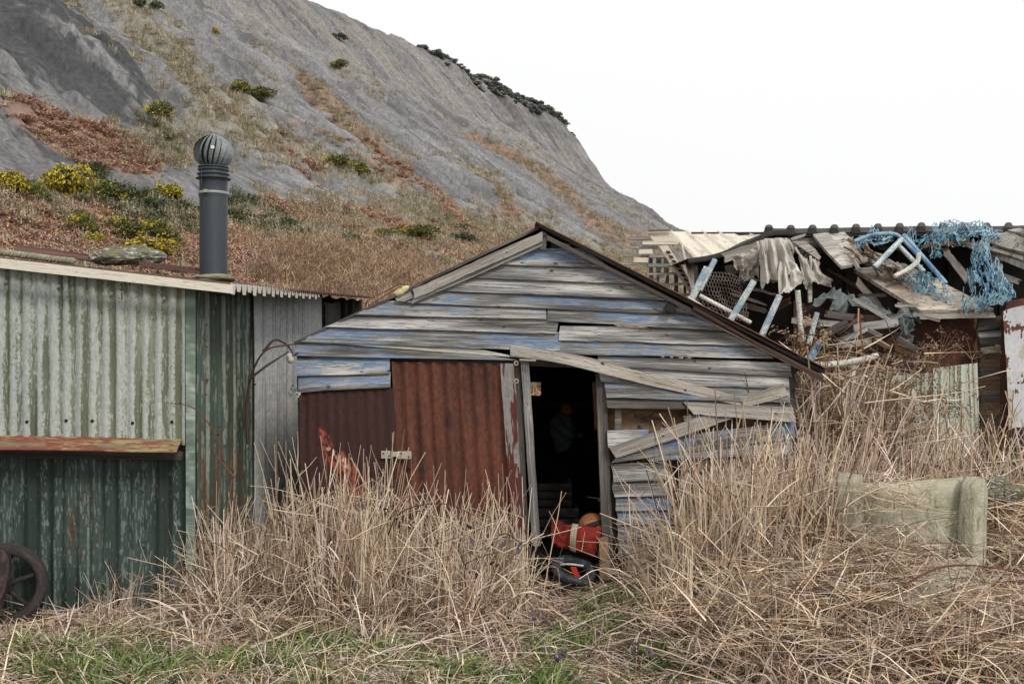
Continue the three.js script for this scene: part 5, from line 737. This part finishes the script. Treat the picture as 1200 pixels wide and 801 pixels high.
{ // mossy armchair half buried in dead grass
  const mossy = mat(texture(512, 512, (u, v) => { const f = fbm(u * 30, v * 30, 6001, 4), m = fbm(u * 14, v * 14, 6002, 5), g = fbm(u * 120, v * 120, 6003, 2); let c = mix3([142, 138, 118], [190, 186, 168], f * 0.6 + g * 0.4); c = mix3(c, [136, 136, 114], sstep(0.42, 0.66, m) * 0.6); c = mix3(c, [104, 98, 78], sstep(0.62, 0.78, fbm(u * 24, v * 9, 6004, 4)) * 0.6); return [...c, f * 0.6 + g * 0.4]; }), { bump: 0.006, roughness: 1 });
  const ch = thing('armchair', 'mossy upholstered armchair half buried in the dead grass', 'armchair', V(P(1068, 0, 5.9).x, 0, -5.9));
  const cushion = (q, th, nx = 20, ny = 16, seed = 1) => { const e = (u, v) => Math.pow(clamp(Math.min(u, 1 - u) * 7), 0.5) * Math.pow(clamp(Math.min(v, 1 - v) * 7), 0.5), d = (u, v) => th * e(u, v) + 0.018 * (fbm(u * 4, v * 4, seed, 3) - 0.5); return merge([sheet(q, nx, ny, d), sheet(q, nx, ny, (u, v) => -d(u, v))]); };
  part('backrest', cushion([P(1004, 568, 6.03), P(1140, 558, 5.95), P(1146, 690, 5.8), P(1000, 690, 5.9)], 0.06, 26, 20, 61), mossy, ch);
  part('wing', cushion([P(981, 552, 6.0), P(1012, 556, 5.9), P(1012, 640, 5.8), P(984, 640, 5.9)], 0.06, 12, 14, 62), mossy, ch);
  part('wing', cushion([P(1130, 556, 5.9), P(1156, 560, 5.8), P(1152, 672, 5.62), P(1124, 660, 5.78)], 0.06, 12, 14, 63), mossy, ch);
  part('seat', cushion([P(985, 660, 5.8), P(1130, 664, 5.7), P(1120, 724, 5.15), P(940, 716, 5.25)], 0.08, 20, 16, 64), mossy, ch);
  part('arm', cushion([P(980, 645, 5.85), P(994, 645, 5.8), P(938, 690, 5.3), P(908, 690, 5.35)], 0.05, 12, 14, 65), mossy, ch); part('arm', cushion([P(1128, 655, 5.75), P(1156, 660, 5.7), P(1096, 700, 5.1), P(1052, 700, 5.15)], 0.05, 12, 14, 66), mossy, ch);
  part('arm_front', cushion([P(909, 688, 5.34), P(937, 688, 5.3), P(937, 755, 5.3), P(911, 755, 5.34)], 0.045, 10, 12, 67), mossy, ch); part('arm_front', cushion([P(1052, 698, 5.14), P(1096, 700, 5.1), P(1096, 770, 5.1), P(1054, 770, 5.14)], 0.045, 10, 12, 68), mossy, ch);
  // stones by the chair
  const sg = (seed, s) => { const g = new THREE.IcosahedronGeometry(s, 3), p = g.attributes.position; for (let i = 0; i < p.count; i++) { const k = 1 + (fbm(p.getX(i) / s * 1.6 + 4, p.getY(i) / s * 1.6 + p.getZ(i) / s * 2, seed, 3) - 0.5) * 0.8; p.setXYZ(i, p.getX(i) * k * 1.2, p.getY(i) * k * 0.8, p.getZ(i) * k); } g.computeVertexNormals(); return g; };
  [[1172, 568, 6.5, 0.07, 'grey stone right beside the armchair back'], [1190, 580, 6.4, 0.08, 'grey stone at the picture edge beyond the armchair'], [1165, 580, 6.4, 0.05, 'smallest grey stone by the armchair back']].forEach(([x, y, d, s, l], i) => { const m = mesh('rubble_stone', sg(6100 + i, s), stone); m.position.copy(P(x, y, d)); tag(m, l, 'stone', 'stones by the armchair'); });
}

/* ---------- dead grass and stems round the sheds ---------- */
const STRAW = [[234, 220, 200], [208, 188, 164], [160, 132, 104], [98, 76, 60], [200, 190, 172]];
const strawCol = (R, dk = 0) => { const r = R(), c = r < 0.27 ? STRAW[0] : r < 0.52 ? STRAW[1] : r < 0.74 - dk ? STRAW[4] : r < 0.89 - dk ? STRAW[2] : STRAW[3], k = R.r(0.82, 1.08); return lin(c[0] * k, c[1] * k * R.r(0.965, 1.0), c[2] * k * R.r(0.93, 1.03)); };
class Stems extends Tris {
  // a three-sided stem along pts
  stem(pts, r0, r1, col) { const n = pts.length - 1; let prev = null; for (let i = 0; i <= n; i++) { const d = pts[Math.min(n, i + 1)].clone().sub(pts[Math.max(0, i - 1)]).normalize(), a = Math.abs(d.y) > 0.9 ? V(1, 0, 0) : V(0, 1, 0), s = d.clone().cross(a).normalize(), b = d.clone().cross(s), r = mix(r0, r1, i / n), ring = [0, 2.09, 4.19].map((t) => pts[i].clone().addScaledVector(s, Math.cos(t) * r).addScaledVector(b, Math.sin(t) * r)); if (prev) for (let k = 0; k < 3; k++) this.quad(prev[k], prev[(k + 1) % 3], ring[(k + 1) % 3], ring[k], col); prev = ring; } }
  blade(pts, w, col, tw = 0) { const n = pts.length - 1; let p0 = null; for (let i = 0; i <= n; i++) { const d = pts[Math.min(n, i + 1)].clone().sub(pts[Math.max(0, i - 1)]).normalize(), s = V(Math.cos(tw + i * 0.25), 0, Math.sin(tw + i * 0.25)).addScaledVector(d, -d.dot(V(Math.cos(tw + i * 0.25), 0, Math.sin(tw + i * 0.25)))).normalize(), k = w * (1 - 0.8 * (i / n) * (i / n)), a = pts[i].clone().addScaledVector(s, k), b = pts[i].clone().addScaledVector(s, -k); if (p0) this.quad(p0[0], p0[1], b, a, col); p0 = [a, b]; } }
}
function path(R, base, az, lean, len, n, curl, wob, kink) { // walks up a stem that leans, droops and may be snapped
  const pts = [base.clone()]; let p = base.clone(), th = lean, a = az; const ks = kink ? Math.floor(R.r(0.35, 0.85) * n) : -1; for (let i = 0; i < n; i++) { th += curl / n * (0.4 + 1.2 * i / n) + R.g() * wob; if (i === ks) th += R.r(0.7, 2.0); a += R.g() * wob; p = p.clone().add(V(Math.sin(th) * Math.cos(a), Math.cos(th), Math.sin(th) * Math.sin(a)).multiplyScalar(len / n)); if (p.y < 0.01) p.y = 0.01 + R() * 0.02; pts.push(p); } return pts;
}
function uprightClump(seed, n, h, spread, o = {}) { const R = rng(seed), T = new Stems(); for (let i = 0; i < n; i++) { const base = V(R.g() * spread, -0.03, R.g() * spread), az = R() * 6.28, len = h * R.r(0.45, 1.05), col = strawCol(R, o.dk ?? 0), r = R.r(0.0026, 0.0056), pts = path(R, base, az, Math.abs(R.g()) * (o.lean ?? 0.3), len, 6, R.r(-0.1, 0.5), 0.05, R() < (o.kink ?? 0.28)); T.stem(pts, r, r * 0.55, col); if (R() < (o.twig ?? 0.35)) { for (let k = 0; k < 2; k++) { const j = 2 + Math.floor(R() * 4); T.stem(path(R, pts[j], R() * 6.28, R.r(0.4, 1.2), len * R.r(0.12, 0.3), 3, R.r(-0.3, 0.6), 0.1), r * 0.6, r * 0.3, col); } } if (R() < 0.4) { const j = 1 + Math.floor(R() * 4); T.blade(path(R, pts[j], R() * 6.28, R.r(0.3, 0.9), R.r(0.15, 0.4), 5, R.r(1.2, 2.8), 0.1), R.r(0.003, 0.006), strawCol(R), R() * 6); } } return T.geo(); }
function archClump(seed, n, h, spread, o = {}) { const R = rng(seed), T = new Stems(); for (let i = 0; i < n; i++) { const base = V(R.g() * spread, -0.02, R.g() * spread); T.blade(path(R, base, R() * 6.28, Math.abs(R.g()) * 0.5, h * R.r(0.5, 1.1), 7, R.r(0.5, 2.4), 0.07, R() < 0.15), R.r(0.003, 0.007), o.green && R() < o.green ? lin(...mix3([70, 96, 44], [134, 150, 84], R())) : strawCol(R, o.dk ?? 0), R() * 6); } return T.geo(); }
function tangleClump(seed, n, rad, hgt, o = {}) { const R = rng(seed), T = new Stems(); for (let i = 0; i < n; i++) { const base = V(R.r(-rad, rad), R() * hgt, R.r(-rad, rad)), len = R.r(0.2, 0.65), col = strawCol(R, o.dk ?? 0), pts = path(R, base, R() * 6.28, o.flat ? R.r(1.42, 1.72) : R.r(1.05, 1.9), len, 5, o.flat ? R.r(-0.15, 0.2) : R.r(-0.5, 0.9), o.flat ? 0.05 : 0.12, !o.flat && R() < 0.3); if (R() < 0.5) T.stem(pts, R.r(0.0024, 0.0046), 0.0014, col); else T.blade(pts, R.r(0.0026, 0.006), col, R() * 6); } return T.geo(); }
function seedClump(seed, n, h) { const R = rng(seed), T = new Stems(); for (let i = 0; i < n; i++) { const col = lin(...mix3([122, 98, 76], [160, 136, 108], R())), pts = path(R, V(R.g() * 0.15, -0.03, R.g() * 0.15), R() * 6.28, Math.abs(R.g()) * 0.2, h * R.r(0.7, 1.1), 6, 0.2, 0.04), top = pts[6]; T.stem(pts, 0.0035, 0.002, col); for (let k = 0; k < 5; k++) { const q = path(R, top, R() * 6.28, R.r(0.2, 1.0), R.r(0.06, 0.16), 2, 0.2, 0.1), e = q[2]; T.stem(q, 0.0015, 0.001, col); for (let m = 0; m < 12; m++) { const c = e.clone().add(V(R.g() * 0.03, R.g() * 0.02, R.g() * 0.03)), s = R.r(0.003, 0.007), cc = lin(...mix3([118, 94, 72], [172, 148, 120], R())); T.tri(c.clone().add(V(s, 0, R.g() * s)), c.clone().add(V(-s, R.g() * s, s)), c.clone().add(V(R.g() * s, s * 1.5, -s)), cc); } } } return T.geo(); }
const strawMat = new THREE.MeshStandardMaterial({ vertexColors: true, roughness: 0.8, side: THREE.DoubleSide });
const sets = {
  tall: [0, 1, 2, 3, 4].map((k) => uprightClump(7000 + k, 17, 1.0, 0.11)), mid: [0, 1, 2, 3].map((k) => uprightClump(7100 + k, 18, 0.7, 0.12, { lean: 0.5, kink: 0.4 })), brown: [0, 1, 2].map((k) => uprightClump(7150 + k, 12, 0.9, 0.14, { dk: 0.35, twig: 0.9, lean: 0.4 })),
  arch: [0, 1, 2, 3, 4].map((k) => archClump(7200 + k, 34, 0.6, 0.10)), tangle: [0, 1, 2, 3, 4].map((k) => tangleClump(7300 + k, 38, 0.28, 0.28)), mat: [0, 1, 2].map((k) => tangleClump(7400 + k, 44, 0.26, 0.05, { flat: true, dk: 0.2 })), short: [0, 1, 2, 3].map((k) => archClump(7500 + k, 44, 0.26, 0.10, { green: 0.12 })), green: [0, 1, 2].map((k) => archClump(7600 + k, 60, 0.2, 0.09, { green: 0.8 })), seed: [0, 1].map((k) => seedClump(7700 + k, 7, 1.0)),
};
const META = { tall: ['tall_dead_grass', 'tall pale dead stems standing round the sheds', 'dead grass'], mid: ['snapped_dead_grass', 'snapped and leaning dead stems', 'dead grass'], brown: ['brown_stalks', 'branching brown stalks among the dead grass', 'dead stalks'], arch: ['arching_dead_grass', 'arching tussocks of bleached grass', 'dead grass'], tangle: ['tangled_dead_grass', 'tangled fallen straw', 'dead grass'], mat: ['flattened_dead_grass', 'flattened straw lying on the ground', 'dead grass'], short: ['short_dead_grass', 'short bleached grass in the foreground', 'dead grass'], green: ['green_grass', 'fresh green grass showing through the straw', 'grass'], seed: ['seed_head_stalks', 'dry stalks with brown seed heads by the collapsed shed', 'dead stalks'] };
const plots = {}; for (const k in sets) plots[k] = sets[k].map(() => [[], []]);
const RG = rng(8001);
// sow n clumps of a kind between two picture columns and two distances
function sow(kind, n, x0, x1, d0, d1, s0, s1, o = {}) {
  for (let i = 0; i < n; i++) {
    const d = RG.r(d0, d1), px = RG.r(x0, x1), x = (px - CX) * d / F, z = -d; if (o.keep && !o.keep(px, d, x, z)) continue;
    if (d > 6.12 && px < 232 && x < -1.9) continue;                                             // not inside the tin shed
    if (d > 6.93 && x > -1.55 && x < 2.0) continue;                                         // nor inside the timber shed
    if (o.patch && fbm(x * 1.7, z * 1.7, o.patch, 3) < 0.47) continue;
    if (kind !== 'green' && kind !== 'tall' && kind !== 'brown' && inGreen(x, z) && RG() < 0.72) continue;
    const s = RG.r(s0, s1), v = Math.floor(RG() * sets[kind].length), y = gy(x, z) - 0.01 + (o.y0 ?? 0) + (o.y ?? 0) * RG();
    plots[kind][v][0].push(pose(V(x, y, z), RG() * 6.28, s * RG.r(0.9, 1.15), s, (o.tx ?? 0) + RG.g() * 0.1, (o.tz ?? 0) + RG.g() * 0.12));
    const q = RG.r(0.76, 1.16); plots[kind][v][1].push(new THREE.Color(q, q * RG.r(0.97, 1.01), q * RG.r(0.92, 1.02)));
  }
}
const path0 = (px, d) => { const c = mix(700, 684, clamp((d - 4.6) / 2.3)), w = mix(84, 62, clamp((d - 4.6) / 2.3)); return Math.abs(px - c) > w * RG.r(0.85, 1.3); };
const greens = [[275, 5.0], [310, 5.05], [110, 4.8], [160, 5.0], [365, 5.4], [450, 5.2], [738, 6.3], [742, 5.9], [655, 5.5], [640, 4.8], [60, 5.05], [520, 4.9], [800, 5.1]].map(([px, d]) => [(px - CX) * d / F, -d]);
const inGreen = (x, z) => greens.some(([a, b]) => Math.hypot((x - a), (z - b) * 1.2) < 0.24);
// left bank, in front of the tin shed's corner and the rusty panel
sow('tall', 16, 225, 335, 5.9, 6.4, 0.55, 0.9); sow('tall', 40, 325, 480, 6.0, 6.85, 0.65, 1.15); sow('tall', 34, 470, 622, 6.0, 6.8, 0.5, 0.95, { keep: path0 });
sow('mid', 14, 215, 400, 5.8, 6.4, 0.5, 0.95); sow('mid', 26, 400, 630, 5.6, 6.75, 0.6, 1.0, { keep: path0 }); sow('brown', 16, 200, 380, 5.8, 6.4, 0.6, 1.05); sow('brown', 16, 380, 630, 5.8, 6.8, 0.6, 1.0, { keep: path0 });
sow('arch', 30, 240, 630, 5.4, 6.7, 0.7, 1.15, { keep: path0 }); sow('tangle', 40, 215, 640, 5.4, 6.6, 0.6, 1.0, { keep: path0 });
// right bank
sow('tall', 10, 740, 800, 6.2, 6.85, 0.4, 0.75); sow('tall', 84, 800, 968, 5.8, 6.9, 0.85, 1.4); sow('mid', 54, 775, 970, 5.4, 6.8, 0.8, 1.3, { keep: path0 }); sow('brown', 22, 790, 970, 5.8, 6.9, 0.9, 1.3);
sow('arch', 36, 745, 980, 5.0, 6.8, 0.7, 1.2, { keep: path0 }); sow('tangle', 46, 750, 980, 4.8, 6.6, 0.7, 1.1, { keep: path0 });
// behind and over the armchair
sow('tall', 54, 950, 1230, 6.5, 8.0, 0.9, 1.4); sow('brown', 40, 950, 1230, 6.5, 8.1, 1.0, 1.7); sow('mid', 32, 950, 1230, 6.4, 7.6, 0.9, 1.3); sow('seed', 10, 1000, 1160, 7.2, 8.1, 1.25, 1.6); sow('arch', 30, 950, 1240, 6.4, 7.8, 0.9, 1.4); sow('tangle', 40, 950, 1240, 6.3, 7.8, 1.0, 1.5, { y: 0.5 });
sow('tangle', 90, 900, 1240, 4.7, 5.9, 0.7, 1.15, { y: 0.14 }); sow('tangle', 60, 930, 1110, 5.1, 5.75, 0.6, 0.9, { y: 0.45 }); sow('tangle', 24, 1008, 1050, 5.35, 5.72, 0.5, 0.75, { y: 0.65 }); sow('tangle', 24, 890, 1000, 4.9, 5.25, 0.6, 0.9, { y: 0.3 }); sow('mid', 10, 890, 1000, 4.9, 5.2, 0.5, 0.8); sow('mid', 10, 990, 1075, 5.3, 5.7, 0.7, 1.0); sow('mid', 22, 880, 1240, 4.7, 5.8, 0.45, 0.8); sow('arch', 34, 880, 1240, 4.6, 5.9, 0.6, 1.0, { y: 0.1 });
sow('tangle', 7, 1018, 1046, 5.7, 6.0, 0.4, 0.6, { y0: 0.5, y: 0.36 });
// the tangle between the timber roof and the collapsed shed
sow('tall', 46, 935, 1020, 7.1, 8.2, 1.2, 1.65); sow('brown', 50, 830, 1010, 7.4, 8.5, 1.5, 2.0, { keep: (px, d, x) => x > 1.98 }); sow('tall', 34, 830, 1010, 7.5, 8.4, 1.3, 1.8, { keep: (px, d, x) => x > 1.98 }); sow('seed', 8, 890, 1010, 7.5, 8.4, 1.35, 1.7, { keep: (px, d, x) => x > 1.98 }); sow('brown', 36, 800, 960, 7.4, 8.6, 1.6, 2.1, { keep: (px, d, x) => x > 1.96 }); sow('tangle', 46, 880, 1000, 7.3, 8.3, 1.0, 1.5, { y: 1.35, keep: (px, d, x) => x > 2.02 });
// low growth in the foreground and along the walls
sow('short', 190, -20, 640, 4.5, 5.9, 0.35, 0.85, { keep: path0 }); sow('short', 150, 735, 1230, 4.4, 6.3, 0.6, 1.2, { keep: path0 }); sow('green', 320, 20, 640, 4.55, 5.7, 0.5, 0.95, { patch: 91, keep: path0 }); sow('green', 70, 730, 830, 4.7, 6.8, 0.6, 1.1, { patch: 95 }); sow('green', 20, 560, 680, 4.6, 5.4, 0.4, 0.8, { patch: 97 });
sow('mat', 330, -20, 660, 4.5, 6.15, 0.7, 1.2); sow('mat', 240, 720, 1230, 4.4, 6.6, 0.8, 1.3); sow('mat', 110, 610, 760, 4.5, 6.6, 0.5, 0.8); sow('short', 16, 640, 740, 4.6, 6.2, 0.25, 0.4); sow('arch', 18, 60, 640, 4.5, 5.4, 0.35, 0.65, { keep: path0 }); sow('tangle', 30, 20, 640, 4.5, 5.3, 0.4, 0.7, { keep: path0 }); sow('mid', 3, 60, 200, 5.6, 5.9, 0.3, 0.5); sow('brown', 7, 110, 240, 5.8, 6.05, 0.35, 0.65);
for (const [a, b] of greens) { const d = -b, px = CX + a * F / d; sow('green', 16, px - 42, px + 42, d - 0.17, d + 0.17, 0.7, 1.25); }
for (const k in sets) sets[k].forEach((g, i) => { if (plots[k][i][0].length) instanced(META[k][0], g, strawMat, plots[k][i][0], plots[k][i][1], META[k][1], META[k][2]); });

/* brambles: arching canes with a few winter-dark leaves */
const caneMat = flat(70, 50, 46), caneRed = flat(104, 66, 54), leafDark = mat(texture(64, 64, (u, v) => { const f = fbm(u * 9, v * 9, 8101, 3); return [...mix3([50, 42, 50], [88, 76, 84], f), f]; }), { roughness: 0.6 }), leafGreen = flat(58, 70, 46, 0.7);
function leafGeo(c, R, s) { const g = new THREE.BufferGeometry(), pos = [], n = V(R.g(), 0.6 + R(), R.g()).normalize(), a = V(R.g(), R.g(), R.g()).cross(n).normalize(), b = n.clone().cross(a), pt = (x, y, z) => c.clone().addScaledVector(a, x * s).addScaledVector(b, y * s).addScaledVector(n, z * s), P0 = [pt(0, -1, 0), pt(0.55, -0.5, 0.15), pt(0.6, 0.2, 0.18), pt(0, 1.1, 0), pt(-0.6, 0.2, 0.18), pt(-0.55, -0.5, 0.15), pt(0, 0, -0.06)]; for (let i = 0; i < 6; i++) for (const p of [P0[i], P0[(i + 1) % 6], P0[6]]) pos.push(p.x, p.y, p.z); g.setAttribute('position', new THREE.Float32BufferAttribute(pos, 3)); g.setAttribute('uv', new THREE.Float32BufferAttribute(new Float32Array(36), 2)); g.computeVertexNormals(); return g; }
function bramble(label, canes, r, m, leaves, lm = leafDark, seed = 1, ls = 0.03) { const R = rng(8200 + seed), b = P(...canes[0][0]), t = thing('bramble', label, 'bramble', V(b.x, Math.max(0, b.y - 0.02), b.z), 'brambles'); for (const c of canes) part('cane', rod(c.map((q) => P(...q)), r, r * 0.5, 6, c.length * 6), m, t); for (const [x, y, d] of leaves) for (let k = 0; k < 3; k++) part('leaf', leafGeo(P(x + R.g() * 7, y + R.g() * 6, d + R.g() * 0.03), R, ls * R.r(0.7, 1.2)), lm, t); }
bramble('dark bramble arching against the grey side sheets of the tin shed', [[[290, 520, 6.9], [289, 470, 6.9], [296, 435, 6.85], [312, 410, 6.8], [344, 403, 6.9]], [[291, 445, 6.85], [310, 430, 6.85], [338, 412, 6.9]], [[308, 412, 6.82], [322, 398, 6.85], [336, 404, 6.9], [343, 414, 6.9]]], 0.011, caneMat, [[296, 450, 6.85]], leafDark, 1, 0.012);
bramble('thin dark bramble leaning over the corner of the tin shed', [[[262, 540, 6.0], [250, 505, 5.95], [225, 477, 5.9], [200, 472, 5.85]], [[275, 560, 6.0], [250, 525, 6.0], [262, 500, 6.0]]], 0.006, caneRed, [[200, 474, 5.85], [252, 508, 5.95]], leafDark, 2, 0.014);
bramble('red bramble cane arching over the straw at the lower right', [[[990, 720, 4.95], [1050, 690, 4.95], [1110, 663, 4.95], [1200, 672, 4.95], [1240, 690, 5.0]]], 0.007, caneRed, [[1115, 735, 4.9], [1180, 740, 4.9], [1190, 735, 4.9]], leafDark, 3, 0.03);
bramble('dark leaved bramble in the grass before the rusty panel', [[[450, 640, 6.2], [470, 600, 6.1], [520, 590, 6.1], [560, 605, 6.1]]], 0.005, caneMat, [[430, 590, 6.15], [455, 600, 6.1], [488, 602, 6.1], [545, 612, 6.1]], leafDark, 4, 0.026);
bramble('dark leaved bramble in the grass below the iron door', [[[560, 660, 6.0], [590, 625, 6.0], [615, 640, 5.95]]], 0.005, caneMat, [[555, 640, 6.0], [590, 632, 6.0], [612, 645, 5.95], [585, 660, 5.95]], leafDark, 5, 0.026);
bramble('small bramble with plum leaves on the right side of the path', [[[750, 790, 4.9], [748, 760, 4.9], [752, 735, 4.9]]], 0.004, caneRed, [[742, 752, 4.9], [752, 748, 4.9], [760, 768, 4.88], [745, 762, 4.9]], leafDark, 6, 0.026);
bramble('small bramble with plum leaves on the left side of the path', [[[620, 800, 4.9], [640, 770, 4.9], [660, 765, 4.9]]], 0.004, caneRed, [[632, 718, 5.2], [640, 730, 5.2], [660, 766, 4.9], [652, 770, 4.9]], leafDark, 7, 0.026);
bramble('small bramble with plum leaves at the bottom near the right bank', [[[830, 800, 4.85], [836, 775, 4.85], [846, 768, 4.85]]], 0.004, caneRed, [[834, 772, 4.85], [845, 770, 4.85]], leafDark, 8, 0.028);
bramble('dark cane leaning across the pale front sheets', [[[1070, 530, 8.0], [1040, 490, 8.0], [1000, 462, 8.0], [960, 450, 7.9]], [[1072, 500, 8.0], [1050, 470, 8.0], [1030, 440, 8.0]]], 0.008, caneMat, [], leafDark, 9);
bramble('sprig of pale green leaves beside the corner of the timber shed', [[[352, 470, 6.7], [347, 460, 6.75], [342, 452, 6.75]]], 0.004, caneMat, [[343, 452, 6.75], [348, 458, 6.72], [341, 462, 6.74], [347, 467, 6.72]], flat(150, 164, 150, 0.8), 10, 0.02);
{ // porcelain insulator on the shed corner
  const g = thing('insulator', 'white porcelain insulator on the corner of the timber shed', 'insulator', P(340, 420, 6.9)); const l = new THREE.LatheGeometry([[0.0, 0.04], [0.018, 0.038], [0.024, 0.02], [0.018, 0.01], [0.026, -0.005], [0.022, -0.03], [0, -0.032]].map(([a, b]) => new THREE.Vector2(a, b)), 20); l.rotateZ(0.4); mesh('body', l, flat(170, 168, 156, 0.4), g); part('bracket', rod([P(339, 418, 6.9), P(352, 412, 6.98)], 0.006, 0.006, 6), castIron, g);
}
{ // dark earth and rubble along the foot of the tin wall
  const R = rng(8300), gs = [0, 1, 2].map((k) => { const g = new THREE.IcosahedronGeometry(1, 2), p = g.attributes.position; for (let i = 0; i < p.count; i++) { const q = 1 + (fbm(p.getX(i) * 1.5 + 3, p.getY(i) * 1.5 + p.getZ(i) * 2, 8310 + k, 3) - 0.5) * 0.9; p.setXYZ(i, p.getX(i) * q, p.getY(i) * q * 0.6, p.getZ(i) * q); } g.computeVertexNormals(); return g; }), L = [[], [], []];
  for (let i = 0; i < 120; i++) { const d = R.r(5.75, 6.12), x = (R.r(30, 225) - CX) * d / F; L[i % 3].push(pose(V(x, gy(x, -d), -d), R() * 6, R.r(0.01, 0.045))); }
  gs.forEach((g, i) => instanced('wall_foot_rubble', g, castIron, L[i], null, 'dark earth and rubble at the foot of the tin wall', 'rubble'));
}

renderer.render(scene, camera);
